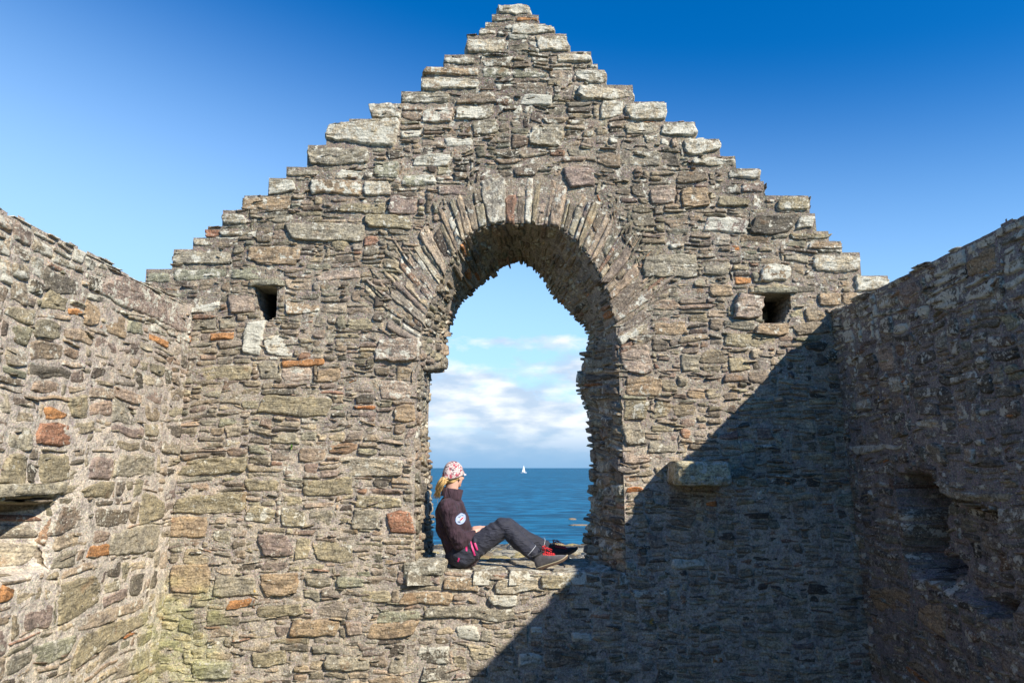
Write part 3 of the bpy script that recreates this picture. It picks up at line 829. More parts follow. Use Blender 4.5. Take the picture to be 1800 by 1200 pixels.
# ------------------------------------------------------------------ side walls
def side_wall(side):
    """side -1 left, +1 right; u = distance y, v = height, h towards the room"""
    XW = XL if side < 0 else XR
    lean = .024 if side < 0 else -.026
    top = float(on_y(337, 535, D)[1]) if side < 0 else float(on_y(1480, 541, D)[1])
    def recess(u, v):
        if side < 0:
            ue, ve = on_x(104, 872, XL)
            vb = float(on_x(50, 1010, XL)[1])
            du = float(ue) - u
            d = np.clip(du * 1.25, 0, .62)
            return d * np.clip((float(ve) - v) / .015, 0, 1) * np.clip((v - vb) / .04, 0, 1)
        wu = u + .014 * vnoise(u * 26, v * 30); wv = v + .016 * vnoise(u * 26 + 7, v * 30)
        def reg(pts, depth, edge):
            uu, vv_ = on_x([p[0] for p in pts], [p[1] for p in pts], XR)
            cu_, cv_ = uu.mean(), vv_.mean(); d = np.zeros_like(u); n = 5
            for q in range(n):
                k = 1 - edge * q / n
                d = d + inpoly(wu, wv, cu_ + (uu - cu_) * k, cv_ + (vv_ - cv_) * k) * depth / n
            return d
        d = reg([(1577, 850), (1640, 846), (1668, 872), (1700, 880), (1756, 892), (1756, 950), (1772, 1000), (1806, 1062), (1740, 1080), (1690, 1050), (1640, 1026), (1600, 1012), (1588, 960), (1583, 900)], .11, .16)
        d = d + reg([(1574, 834), (1606, 826), (1642, 836), (1652, 880), (1632, 915), (1640, 945), (1628, 985), (1600, 1000), (1584, 965), (1592, 920), (1578, 880)], .56, .26)
        d = d + reg([(1600, 985), (1650, 975), (1672, 1000), (1640, 1020), (1612, 1015)], .22, .3)
        d = d + reg([(1700, 1050), (1780, 1062), (1786, 1085), (1730, 1088)], .25, .3)
        return d
    def F(u, v, h):
        X = XW + lean * (v - 1.6) - side * h + .015 * fbm(u * .8, v * .8, 3 + side, 2)
        return np.stack([X + 0 * u, u, v], -1)
    yb0, yb1 = -3.5, D + .02
    uniq = ("ruined stone side wall on the left, sunlit, with pale mortar and a shadowed niche under a lintel" if side < 0
            else "ruined stone side wall on the right, in shade, with a broken dark recess in its face")
    w = empty("side_wall", (XW, 3, 0), uniq, "ruined wall")
    ragged = lambda u: top + .012 * vnoise(u * 6, 1.0 + side) + .02 * vnoise(u * 2.3, 5.0) + np.clip(.016 * vnoise(u * 13, 2.0), -1, .02)
    # detailed facing near, coarser behind the camera
    for part, (ua, ub, CUs, CVs, det) in enumerate(((1.9, yb1, .021, .0175, 1), (yb0, 1.9, .05, .035, 0))):
        nu = int((ub - ua) / CUs); nv = int((top + .08) / CVs) + 1
        U, V = np.meshgrid(ua + (np.arange(nu) + .5) * CUs, (np.arange(nv) + .5) * CVs - .03)
        fr = V < ragged(U) - .01
        S = Stones()
        if det:
            FS = ([(66, 475, 135, 515, 'dark', .3), (175, 505, 330, 560, 'purple', .45), (65, 505, 112, 545, 'olive', .2), (110, 538, 142, 558, 'orange', .0), (140, 525, 175, 572, 'brown', .1),
                   (182, 550, 218, 590, 'brown', .1), (220, 565, 250, 592, 'green', .2), (257, 595, 290, 610, 'orange', 0), (55, 735, 120, 780, 'red', .1), (110, 690, 150, 735, 'olive', .1), (68, 713, 110, 737, 'orange', 0),
                   (63, 788, 118, 842, 'olive', .15), (0, 790, 45, 850, 'olive', .2), (152, 803, 194, 848, 'purple', .1), (199, 799, 272, 843, 'grey', .25), (138, 850, 194, 880, 'olive', .1), (245, 870, 288, 918, 'olive', .15),
                   (192, 924, 280, 975, 'grey', .15), (150, 960, 190, 984, 'orange', .05), (90, 970, 132, 1000, 'grey', .1), (0, 950, 84, 1002, 'pale', .2), (228, 1005, 254, 1050, 'dark', .1), (102, 1015, 175, 1085, 'olive', .15),
                   (40, 1065, 92, 1110, 'purple', .1), (182, 1038, 222, 1062, 'purple', .1), (0, 1030, 28, 1058, 'orange', .1), (45, 690, 118, 700, 'brown', 0), (43, 638, 120, 665, 'dark', .15), (0, 640, 40, 660, 'green', .1),
                   (60, 1125, 130, 1165, 'green', .4), (140, 1095, 260, 1135, 'olive', .2), (190, 780 - 30, 248, 772, 'purple', .1)] if side < 0 else
                  [(1712, 440, 1765, 478, 'brown', .25), (1640, 505, 1700, 545, 'dark', .7), (1585, 495, 1630, 540, 'purple', .3), (1550, 610, 1580, 655, 'pink', .1), (1775, 430, 1800, 455, 'pale', .9), (1770, 630, 1800, 670, 'green', .1),
                   (1772, 540, 1800, 572, 'green', .2), (1675, 855, 1797, 878, 'grey', .35), (1668, 500, 1728, 545, 'pale', .6), (1500, 780, 1590, 797, 'grey', .7), (1720, 795, 1770, 815, 'dark', .1), (1530, 1030, 1600, 1090, 'brown', .1),
                   (1610, 1060, 1660, 1110, 'brown', .1), (1510, 700, 1535, 720, 'grey', .6), (1620, 740, 1665, 760, 'pale', .6)])
            for (x0, y0, x1, y1, c, li) in FS:
                ym = (y0 + y1) / 2; xm = (x0 + x1) / 2
                q = np.array([on_x(x0, ym, XW)[0], on_x(x1, ym, XW)[0]]); zz = np.array([on_x(xm, y0, XW)[1], on_x(xm, y1, XW)[1]])
                a, b = q.min(), q.max(); z0, z1 = zz.min(), zz.max()
                sel = (U > a) & (U < b) & (V > z0) & (V < z1)
                if sel.sum() == 0 or (fr & sel).sum() < .7 * sel.sum(): continue
                fr &= ~sel
                S.add((a + b) / 2, (z0 + z1) / 2, (b - a) / 2 - .003, (z1 - z0) / 2 - .003, .008 + .008 * rng.random(), np.array(O[c]) * (.95 + .25 * rng.random()), li, rng.normal() * .03, .05, k=.1 + .2 * rng.random())
        hp2 = (lambda i, j: int(rng.choice([2, 3, 3, 4, 5, 5, 6, 7])) if (side > 0 or j * CVs > 2.1) else int(rng.choice([2, 3, 4, 5, 6, 7, 8, 9])))
        wp2 = (lambda i, j, h: int(rng.integers(6, 22)) if h < 4 else int(h * (.9 + 2.0 * rng.random())) + 1)
        for (i, j, ww, hh) in pack(fr, hp2, wp2):
            if ww * hh <= 3 or rng.random() < .035: continue
            uc = ua + (i + ww / 2) * CUs; vc = -.03 + (j + hh / 2) * CVs
            near_top = vc > top - .35
            g = .002 + .009 * rng.random() if vc < top - .9 else .001 + .005 * rng.random()
            prot = .000 + .004 * (side > 0) + .013 * rng.random() if not near_top else .002 + .018 * rng.random()
            li = (.12 + .25 * rng.random()) * (1.0 if side < 0 else 1.5) + (.35 if near_top else 0)
            S.add(uc, vc, ww * CUs / 2 - g, hh * CVs / 2 - g, prot, stone_colour(1.06 if side < 0 else .80) * (np.ones(3) if side < 0 else np.array((.94, .98, 1.05))), li, rng.normal() * .04, .05 if not near_top or vc < top - .06 else .25, du=.013 if det else .05, dv=.0095 if det else .035, wob=.62 if side < 0 else .8, taper=rng.normal(size=2) * (.10, .16))  # right wall's stones darker and cooler: shade worked into their colour
        if det: slivers(S, 220 if side < 0 else 800, 2.6, D, 0, top - .05, lambda u, v: True)
        def post(U_, V_, H_):
            return U_ + .02 * vnoise(U_ * 2, V_ * 3, 6), V_ + (.03 * vnoise(U_ * 2.2, V_ * 2.4, 11) + .01 * vnoise(U_ * 7, V_ * 5)) * np.clip((top - V_) / .3, 0, 1), (lambda r_: H_ - r_ + np.clip(r_ * 6, 0, 1) * (.05 * fbm(U_ * 9, V_ * 16, 4, 3)))(recess(U_, V_)) if side > 0 else H_ - recess(U_, V_)
        def cf(U_, V_, CO):
            CO = CO.copy()
            if side < 0:
                y = np.clip(1 - np.hypot((U_ - D) / .5, (V_ - .35) / .7), 0, 1) * (0.6 + 0.9 * vnoise(U_ * 9, V_ * 12)); y = np.clip(y * 1.2, 0, .45)[:, None]
                CO[:, :3] = CO[:, :3] * (1 - y) + np.array([.42, .42, .18]) * y
            return CO
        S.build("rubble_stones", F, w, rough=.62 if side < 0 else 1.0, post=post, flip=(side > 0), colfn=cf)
        base = ((.60, .53, .44), (.45, .38, .31)) if side < 0 else ((.25, .222, .21), (.22, .195, .185))  # right wall's mortar darkened as well, part of its shade in the colour
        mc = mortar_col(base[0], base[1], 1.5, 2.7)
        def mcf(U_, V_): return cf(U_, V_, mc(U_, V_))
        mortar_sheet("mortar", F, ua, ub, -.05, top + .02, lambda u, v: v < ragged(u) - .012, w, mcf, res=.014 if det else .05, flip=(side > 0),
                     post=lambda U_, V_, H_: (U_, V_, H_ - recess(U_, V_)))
    # core, pulled back where the face has its recess
    x_in = XW + side * .05; x_out = XW + side * .75
    n = 60
    bx = []
    ys = np.linspace(yb0, D + .3, n + 1)
    for q in range(n):
        zt = float(ragged(np.array((ys[q] + ys[q + 1]) / 2))) - .035
        deep = (ys[q + 1] > 2.2 and ys[q] < 4.9)
        xi = XW + side * (.68 if deep else .05)
        bx.append((min(xi, x_out), max(xi, x_out), ys[q], ys[q + 1], -.05, zt - .0))
        if deep:
            xa = XW + side * .06; xb = xi
            bx.append((min(xa, xb), max(xa, xb), ys[q], ys[q + 1], zt - .45, zt - .002))
    boxes_mesh("wall_core", bx, M_MORTAR, w)
    if side < 0:
        # the long lintel over the niche
        u0, v0 = [float(q) for q in on_x(112, 861, XL)]
        rock_obj("niche_lintel", w, c=(XL - .10, u0 - .30, v0 + .012), s=(.14, .30, .034), col=(.36, .32, .23), li=.3, seed=4.4, blocky=.2)
        rock_obj("niche_lintel", w, c=(XL - .10, u0 - .88, v0 + .005), s=(.14, .29, .040), col=(.33, .30, .22), li=.3, seed=6.4, blocky=.2)
    return w
side_wall(-1)
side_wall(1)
# ------------------------------------------------------------------ ground, sea, shore
def ground_z(x, y):
    r = np.maximum(np.abs(x) * .75, np.maximum(y, -y * .5))
    z = np.where(y > 7.5, -(y - 7.5) * .075, 0.0)
    z = z - np.clip((r - 33) / 7, 0, 1) ** 1.2 * 13
    return z + .05 * fbm(x * .6, y * .6, 1, 3) * np.clip((r - 8) / 5, 0, 1)
gx = np.concatenate([-np.geomspace(14, 90, 14)[::-1], np.linspace(-13, 13, 90), np.geomspace(14, 90, 14)])
gy = np.concatenate([-np.geomspace(9, 120, 14)[::-1], np.linspace(-8, 42, 150), [50, 70]])
X, Y = np.meshgrid(gx, gy)
Z = ground_z(X, Y)
idx = np.arange(X.size).reshape(X.shape)
Fq = np.stack([idx[:-1, :-1], idx[:-1, 1:], idx[1:, 1:], idx[1:, :-1]], -1).reshape(-1, 4)
M_GRASS = plain("trodden_grass", (.085, .095, .035), .95, .1, bump=.03, var=.55, vscale=6)
g = mesh_np("ground", np.stack([X.ravel(), Y.ravel(), Z.ravel()], -1), Fq, M_GRASS)
tag(g, "grassy headland under and around the ruined walls", "ground", kind="structure")

def sea_material():
    m, nt, b = mat_new("sea_water")
    L = nt.links.new
    b.inputs["Roughness"].default_value = 0.30
    b.inputs["IOR"].default_value = 1.33
    b.inputs["Specular IOR Level"].default_value = 0.12
    ge = nt.nodes.new("ShaderNodeNewGeometry")
    mp = node(nt, "ShaderNodeMapping"); mp.inputs["Scale"].default_value = (.35, 1.0, 1)
    L(ge.outputs["Position"], mp.inputs[0])
    n1 = node(nt, "ShaderNodeTexNoise", Scale=.42, Detail=6.0, Roughness=.6)
    L(mp.outputs[0], n1.inputs[0])
    n2 = node(nt, "ShaderNodeTexNoise", Scale=.012, Detail=4.0, Roughness=.6)
    L(mp.outputs[0], n2.inputs[0])
    c = mix(nt, ramp_node(nt, [(.45, 0.0), (.58, 1.0)], n1.outputs[0]), (.000, .060, .128), (.012, .195, .350))
    c = mix(nt, ramp_node(nt, [(.40, 0.0), (.65, .6)], n2.outputs[0]), c, (.0, .080, .150))
    L(c, b.inputs["Base Color"])
    bp = node(nt, "ShaderNodeBump", Strength=1.0, Distance=.5)
    L(n1.outputs[0], bp.inputs["Height"]); L(bp.outputs[0], b.inputs["Normal"])
    df = nt.nodes.new("ShaderNodeBsdfDiffuse")        # light scattered back out of the water body
    L(c, df.inputs["Color"])
    ms = nt.nodes.new("ShaderNodeMixShader"); ms.inputs[0].default_value = .62
    L(b.outputs[0], ms.inputs[1]); L(df.outputs[0], ms.inputs[2])
    L(ms.outputs[0], nt.nodes["Material Output"].inputs[0])
    return m
SEA_Z = -8.6
xs = np.array([-40000, -3000, -400, 0, 400, 3000, 40000.]); ys_ = np.array([-3000, 0, 60, 200, 1000, 8000, 45000.])
X, Y = np.meshgrid(xs, ys_); idx = np.arange(X.size).reshape(X.shape)
Fq = np.stack([idx[:-1, :-1], idx[:-1, 1:], idx[1:, 1:], idx[1:, :-1]], -1).reshape(-1, 4)
sea = mesh_np("sea", np.stack([X.ravel(), Y.ravel(), 0 * X.ravel() + SEA_Z], -1), Fq, sea_material())
tag(sea, "calm blue sea reaching the horizon", "sea", kind="structure")

# loose shore rocks below the window
VV = []; FF = []; CC = []; SS = []; nn = 0
for k in range(1500):
    y = 9.5 + 22.5 * rng.random() ** .55; x = (rng.random() - .5) * (1.4 + y * .42)
    s = (.06 + .13 * rng.random()) * (0.6 + y / 26)
    pc = [(.30, .21, .09), (.06, .055, .045), (.28, .25, .18), (.14, .11, .07), (.36, .28, .11), (.09, .085, .07)][int(rng.integers(6))]
    V, F, CO, SU = free_rock("", c=(x, y, float(ground_z(np.array(x), np.array(y))) + s * .25), s=(s * (1 + .6 * rng.random()), s * (1 + .5 * rng.random()), s * (.6 + .5 * rng.random())), col=pc, li=.45 * rng.random(), parent=None, seed=k * 1.37, sub=2, blocky=.6, rough=2.2, rotz=rng.random() * 3)
    VV.append(V); FF.append(F + nn); CC.append(CO); SS.append(SU); nn += len(V)
o = mesh_np("shore_rocks", np.concatenate(VV), np.concatenate(FF), M_STONE, None, np.concatenate(CC), np.concatenate(SS))
tag(o, "loose weathered shore rocks strewn on the ground beyond the window", "rocks", kind="stuff")
for (px, py, wd, lab, sd) in ((1006, 913, .8, "low tan skerry breaking the water, the farther of two", 1.2), (1019, 923, 2.0, "low tan skerry breaking the water, the nearer and longer of two", 5.2)):
    x, y, z = ray(px, py); t = (SEA_Z - EYE) / z
    V, F, CO, SU = free_rock("", c=(x * t, y * t, SEA_Z + .02), s=(wd, wd * .5, .18 + .12 * (px < 1010)), col=(.27, .20, .13), li=.1, parent=None, seed=sd, sub=4, blocky=.8, rough=2.5)
    o = mesh_np("skerry", V, F, M_STONE, None, CO, SU)
    tag(o, lab, "sea rock", "skerries off the shore")

# ------------------------------------------------------------------ sailing boat
def simple_mesh(name, verts, faces, mat, parent=None, smooth=False):
    me = bpy.data.meshes.new(name)
    me.from_pydata([tuple(v) for v in verts], [], faces)
    me.update()
    if smooth:
        for p in me.polygons: p.use_smooth = True
    return link(name, me, mat, parent)
def tube(pts, rad, n=8, cap=True):
    """tube through pts, rad scalar or list -> verts, faces"""
    pts = [Vector(p) for p in pts]
    rs = rad if isinstance(rad, (list, tuple)) else [rad] * len(pts)
    V = []; F = []
    for i, p in enumerate(pts):
        d = (pts[min(i + 1, len(pts) - 1)] - pts[max(i - 1, 0)]).normalized()
        a = d.orthogonal().normalized() if i == 0 else (pa - d * pa.dot(d)).normalized()
        pa = a
        b = d.cross(a)
        for k in range(n):
            t = 2 * math.pi * k / n
            V.append(p + (a * math.cos(t) + b * math.sin(t)) * rs[i])
    for i in range(len(pts) - 1):
        for k in range(n):
            F.append((i * n + k, i * n + (k + 1) % n, (i + 1) * n + (k + 1) % n, (i + 1) * n + k))
    if cap: F.append(tuple(range(n))[::-1]); F.append(tuple(range((len(pts) - 1) * n, len(pts) * n)))
    return V, F
x, y, z = ray(920.5, 831); t = (SEA_Z - EYE) / z
BO = Vector((x * t, y * t, SEA_Z))
M_SAIL = plain("white_sailcloth", (.82, .82, .80), .7, .2)
M_HULL = plain("white_gelcoat", (.75, .76, .78), .3, .5)
M_DARKMETAL = plain("dark_spar", (.2, .2, .21), .4, .5)
boat = empty("sailing_boat", BO, "small white sailing boat under sail on the horizon", "boat")
hv = []; hf = []
ns = 13
for i in range(ns):
    s = -1 + 2 * i / (ns - 1)
    L = 6.0 * s; wb = 1.8 * (1 - max(0, s) ** 2.2) * (1 - .35 * max(0, -s)) + .03; sh = 1.1 + .35 * s * s + .15 * s
    for (yy, zz) in ((-wb, sh), (-wb * .85, .4), (-wb * .3, -.3), (wb * .3, -.3), (wb * .85, .4), (wb, sh)):
        hv.append(BO + Vector((L, yy, zz)))
for i in range(ns - 1):
    for k in range(6):
        k2 = (k + 1) % 6
        hf.append((i * 6 + k, (i + 1) * 6 + k, (i + 1) * 6 + k2, i * 6 + k2))
hf.append(tuple(range(6))); hf.append(tuple(range((ns - 1) * 6, ns * 6))[::-1])
simple_mesh("hull", hv, hf, M_HULL, boat)
BO = BO
v_, f_ = tube([BO + Vector((.6, 0, 1)), BO + Vector((.4, 0, 16.5))], [.14, .08])
simple_mesh("mast", v_, f_, M_DARKMETAL, boat)
def sail(name, A, B, Cc, belly):
    V = []; F = []; n = 10
    for i in range(n + 1):
        for j in range(n + 1 - i):
            a, b = i / n, j / n; c = 1 - a - b
            p = A * a + B * b + Cc * c
            V.append(BO + p + Vector((0, -belly * 9 * a * b * c * 3 - belly * (b * c) * 2, 0)))
    id_ = {}
    q = 0
    for i in range(n + 1):
        for j in range(n + 1 - i): id_[(i, j)] = q; q += 1
    for i in range(n):
        for j in range(n - i):
            F.append((id_[(i, j)], id_[(i + 1, j)], id_[(i, j + 1)]))
            if j < n - i - 1: F.append((id_[(i + 1, j)], id_[(i + 1, j + 1)], id_[(i, j + 1)]))
    return simple_mesh(name, V, F, M_SAIL, boat, True)
sail("mainsail", Vector((.4, 0, 16.2)), Vector((.5, 0, 2.2)), Vector((-3.4, -1.4, 2.2)), .5)
sail("headsail", Vector((.9, 0, 14.5)), Vector((3.2, 0, 1.6)), Vector((.0, -1.2, 2.0)), .5)

# ------------------------------------------------------------------ small plant rooted in a joint of the wall
def leaf_tuft(name, c, n, r, mat, label):
    V = []; F = []
    for k in range(n):
        d = Vector((rng.normal(), -abs(rng.normal()) - .3, rng.normal() * .7 + .5)).normalized()
        L = r * (.5 + .6 * rng.random()); s = d.orthogonal().normalized() * L * .28
        b = Vector(c); i = len(V)
        V += [b, b + d * L * .5 + s, b + d * L + Vector((0, 0, -.15 * L)), b + d * L * .5 - s]
        F.append((i, i + 1, i + 2, i + 3))
    o = simple_mesh(name, V, F, mat)
    return tag(o, label, "plant", "small plants rooted in wall joints")
M_LEAF = plain("fresh_leaf", (.09, .19, .03), .6, .3, var=.4)
leaf_tuft("wall_plant", P(513, 786, D - .02), 12, .028, M_LEAF, "tiny bright green plant in a joint of the gable left of the window")
leaf_tuft("wall_plant", P(281, 1038, D - .02), 10, .022, M_LEAF, "tiny green plant low in the sunlit corner of gable and side wall")

# ------------------------------------------------------------------ the seated woman
def capsule(p0, r0, p1, r1, n=20, m=6):
    p0, p1 = Vector(p0), Vector(p1)
    d = (p1 - p0)
    dn = d.normalized() if d.length > 1e-6 else Vector((0, 0, 1))
    a = dn.orthogonal().normalized(); b = dn.cross(a)
    V = []; F = []
    rings = []
    for i in range(m + 1):
        t = -math.pi / 2 + (math.pi / 2) * i / m
        rings.append((p0 + dn * (r0 * math.sin(t)), max(1e-4, r0 * math.cos(t))))
    for i in range(m + 1):
        t = (math.pi / 2) * i / m
        rings.append((p1 + dn * (r1 * math.sin(t)), max(1e-4, r1 * math.cos(t))))
    for (c, r) in rings:
        for k in range(n):
            t = 2 * math.pi * k / n
            V.append(c + (a * math.cos(t) + b * math.sin(t)) * r)
    for i in range(len(rings) - 1):
        for k in range(n):
            F.append((i * n + k, i * n + (k + 1) % n, (i + 1) * n + (k + 1) % n, (i + 1) * n + k))
    F.append(tuple(range(n))[::-1]); F.append(tuple(range((len(rings) - 1) * n, len(rings) * n)))
    return V, F
def ellipsoid(c, r, rot=None):
    V, F = capsule((0, 0, -1e-4), 1, (0, 0, 1e-4), 1, 28, 10)
    M = rot or Matrix.Identity(3)
    return [Vector(c) + M @ Vector((v.x * r[0], v.y * r[1], v.z * r[2])) for v in V], F
def blob(name, prims, voxel, mat, parent, smooth=4, disp=None):
    V = []; F = []
    for (v, f) in prims:
        n = len(V); V += v; F += [tuple(i + n for i in q) for q in f]
    me = bpy.data.meshes.new("tmp"); me.from_pydata([tuple(v) for v in V], [], F); me.update()
    o = bpy.data.objects.new("tmp", me); C.objects.link(o)
    r = o.modifiers.new("r", 'REMESH'); r.mode = 'VOXEL'; r.voxel_size = voxel
    s = o.modifiers.new("s", 'SMOOTH'); s.factor = .6; s.iterations = smooth
    dg = bpy.context.evaluated_depsgraph_get()
    m2 = bpy.data.meshes.new_from_object(o.evaluated_get(dg))
    bpy.data.objects.remove(o)
    m2.name = name
    if disp:
        n = len(m2.vertices)
        co = np.zeros(n * 3, np.float32); m2.vertices.foreach_get("co", co); co = co.reshape(-1, 3)
        no = np.zeros(n * 3, np.float32); m2.vertex_normals.foreach_get("vector", no); no = no.reshape(-1, 3)
        co = co + no * disp(co)[:, None]
        m2.vertices.foreach_set("co", co.astype(np.float32).ravel()); m2.update()
    for p in m2.polygons: p.use_smooth = True
    m2.materials.clear()
    return link(name, m2, mat, parent)
def bvh_of(o):
    me = o.data
    return BVHTree.FromPolygons([v.co.copy() for v in me.vertices], [tuple(p.vertices) for p in me.polygons])
def decal(name, pts2d, tree, mat, parent, off=.0025, sub=6, thick=None, ydir=1.0):
    """flat outline (px coordinates list) laid on a surface, as a thin raised patch"""
    bm = bmesh.new()
    vs_ = [bm.verts.new(p) for p in pts2d]
    bm.faces.new(vs_)
    bmesh.ops.triangulate(bm, faces=bm.faces[:])
    bmesh.ops.subdivide_edges(bm, edges=bm.edges[:], cuts=sub, use_grid_fill=True)
    for v in bm.verts:
        hit = tree.ray_cast(Vector((v.co.x, D - .6, v.co.z)), Vector((0, 1, 0)))
        if hit[0] is not None: v.co = hit[0] + hit[1] * off * (1 if hit[1].y < 0 else -1)
    me = bpy.data.meshes.new(name); bm.to_mesh(me); bm.free()
    for p in me.polygons: p.use_smooth = True
    return link(name, me, mat, parent)
def fabric(name, colour, rough=.85, wr=.010, scale=(16, 16, 16), var=.25, sheen=.3, fine=400.0):
    m, nt, b = mat_new(name)
    L = nt.links.new
    b.inputs["Roughness"].default_value = rough
    b.inputs["Specular IOR Level"].default_value = .25
    b.inputs["Sheen Weight"].default_value = sheen
    tc = nt.nodes.new("ShaderNodeTexCoord")
    mp = node(nt, "ShaderNodeMapping"); mp.inputs["Scale"].default_value = scale
    L(tc.outputs["Object"], mp.inputs[0])
    n = node(nt, "ShaderNodeTexNoise", Scale=1.0, Detail=4.0, Roughness=.55, Distortion=.6)
    L(mp.outputs[0], n.inputs[0])
    f = node(nt, "ShaderNodeTexNoise", Scale=fine, Detail=2.0)
    L(tc.outputs["Object"], f.inputs[0])
    c = mix(nt, 1.0, colour, ramp_node(nt, [(.3, 1 - var), (.7, 1 + var)], n.outputs[0]), 'MULTIPLY')
    c = mix(nt, 1.0, c, ramp_node(nt, [(.3, .8), (.7, 1.2)], f.outputs[0]), 'MULTIPLY')
    L(c, b.inputs["Base Color"])
    bp = node(nt, "ShaderNodeBump", Strength=1.0, Distance=wr)
    L(n.outputs[0], bp.inputs["Height"]); L(bp.outputs[0], b.inputs["Normal"])
    return m
M_JACKET = fabric("plum_fleece", (.042, .023, .032), .8, .03, (20, 20, 7), sheen=.06, var=.5)
M_TROUSER = fabric("slate_trousers", (.030, .032, .047), .7, .024, (12, 12, 30), sheen=.05)
M_SKIN, nt_, b_ = mat_new("skin")
b_.inputs["Base Color"].default_value = (.62, .36, .27, 1); b_.inputs["Roughness"].default_value = .55
b_.inputs["Subsurface Weight"].default_value = .12; b_.inputs["Subsurface Radius"].default_value = (.02, .008, .004)
M_HAIR = plain("blond_hair", (.62, .42, .18), .5, .4, var=.35, vscale=60)
M_PINK = plain("pink_zip", (.58, .04, .17), .5, .3)
M_RED = plain("red_laces", (.55, .03, .035), .6, .3)
M_SHOE = fabric("grey_shoe_fabric", (.075, .07, .075), .8, .004, (40, 40, 40))
M_SHOE2 = fabric("dark_shoe_fabric", (.02, .02, .025), .8, .004, (40, 40, 40))
M_SOLE = plain("dark_brown_sole", (.10, .065, .045), .8, .2)
M_SOLE_EDGE = plain("tan_sole_edge", (.42, .36, .24), .8, .2)
M_BADGE = plain("pale_badge", (.36, .42, .52), .7, .2)
M_BADGE_BLUE = plain("blue_badge_thread", (.12, .20, .42), .7, .2)
M_NAVY = plain("navy_thread", (.02, .03, .08), .7, .2)
M_GREYTRIM = plain("reflective_grey_trim", (.45, .47, .50), .4, .5)
M_EYE = plain("eye", (.7, .7, .7), .2, .5)
M_LIP = plain("lips", (.50, .17, .15), .5, .3)
def cap_material():
    m, nt, b = mat_new("patterned_cap_cloth")
    L = nt.links.new
    b.inputs["Roughness"].default_value = .8
    tc = nt.nodes.new("ShaderNodeTexCoord")
    nz = node(nt, "ShaderNodeTexNoise", Scale=30.0, Detail=2.0)
    L(tc.outputs["Object"], nz.inputs[0])
    warp = mix(nt, .06, tc.outputs["Object"], nz.outputs["Color"])
    v1 = node(nt, "ShaderNodeTexVoronoi", Scale=52.0); L(warp, v1.inputs[0])
    v2 = node(nt, "ShaderNodeTexVoronoi", Scale=80.0); L(warp, v2.inputs[0])
    sp1 = nt.nodes.new("ShaderNodeSeparateColor"); L(v1.outputs["Color"], sp1.inputs[0])
    sp2 = nt.nodes.new("ShaderNodeSeparateColor"); L(v2.outputs["Color"], sp2.inputs[0])
    c = mix(nt, ramp_node(nt, [(.52, 0.0), (.54, 1.0)], sp1.outputs[0]), (.46, .38, .36), (.36, .05, .08))
    c = mix(nt, ramp_node(nt, [(.60, 0.0), (.62, 1.0)], sp2.outputs[1]), c, (.12, .07, .09))
    c = mix(nt, ramp_node(nt, [(.62, 0.0), (.64, 1.0)], sp2.outputs[0]), c, (.56, .47, .45))
    L(c, b.inputs["Base Color"])
    return m
M_CAP = cap_material()

YN = D + .20          # near side of her body
YF = D + .50
person = empty("person", P(815, 1000, D + .28), "seated woman in plum jacket, grey trousers and patterned cap, knees raised on the window sill", "person")
HC = P(797.5, 836, D + .33)
al = math.radians(57)
FW = Vector((math.cos(al), math.sin(al), .02)).normalized(); RT = Vector((math.sin(al), -math.cos(al), 0)); UP = RT.cross(FW).normalized()
HM = Matrix((FW, -RT, UP)).transposed()       # local x forward, y left, z up
HS = .90
def hd(x, y, z): return HC + HM @ Vector((x, y, z)) * HS
Rsh = P(787, 893, D + .19); Lsh = P(800, 890, D + .50); NK = P(791, 882, D + .34)
Rel = P(806, 953, D + .13); Lel = P(822, 948, D + .50)
Rwr = P(836, 934, D + .22); Lwr = P(838, 929, D + .36)
Rhp = P(808, 974, D + .22); Lhp = P(808, 970, D + .42)
Rkn = P(888, 920, D + .22); Lkn = P(899, 920, D + .44)
Ran = P(940, 978, D + .20); Lan = P(960, 962, D + .56)
CH = P(794, 915, D + .345); WA = P(803, 955, D + .33); PE = P(811, 976, D + .32)

def fingers(wr, d, side, palm_n):
    """a relaxed hand: palm plus five separate curled fingers"""
    d = d.normalized(); s = d.cross(palm_n).normalized(); n = s.cross(d).normalized()
    pr = []
    base = wr + d * .045
    pr.append(ellipsoid(wr + d * .048, (.050, .038, .016), Matrix((d, s, n)).transposed()))
    pr.append(capsule(wr - d * .02, .024, wr + d * .03, .024))
    for i, (off, L) in enumerate(((-.030, .075), (-.010, .084), (.010, .078), (.029, .062))):
        p = wr + d * .080 + s * off * 1.05
        a = d; q = p
        for seg, (fl, rr) in enumerate(((.42, .0088), (.33, .0080), (.25, .0070))):
            ang = (.25, .65, .55)[seg]
            a = (a * math.cos(ang) + n * math.sin(ang)).normalized()
            q2 = q + a * L * fl
            pr.append(capsule(q, rr, q2, rr * .93, 12, 4)); q = q2
    th = wr + d * .03 - s * .034 * side
    q1 = th + (d * .6 - s * side * .6 + n * .4).normalized() * .036; q2 = q1 + (d * .85 - s * side * .1 + n * .4).normalized() * .030
    pr.append(capsule(wr + d * .012 - s * .015 * side, .013, th, .012)); pr.append(capsule(th, .0115, q1, .0095, 12, 4)); pr.append(capsule(q1, .0095, q2, .0082, 12, 4))
    return pr
rd = (P(866, 926, D + .30) - Rwr); ld = (P(868, 926, D + .34) - Lwr)
dn = Vector((0.15, .25, -1)).normalized()
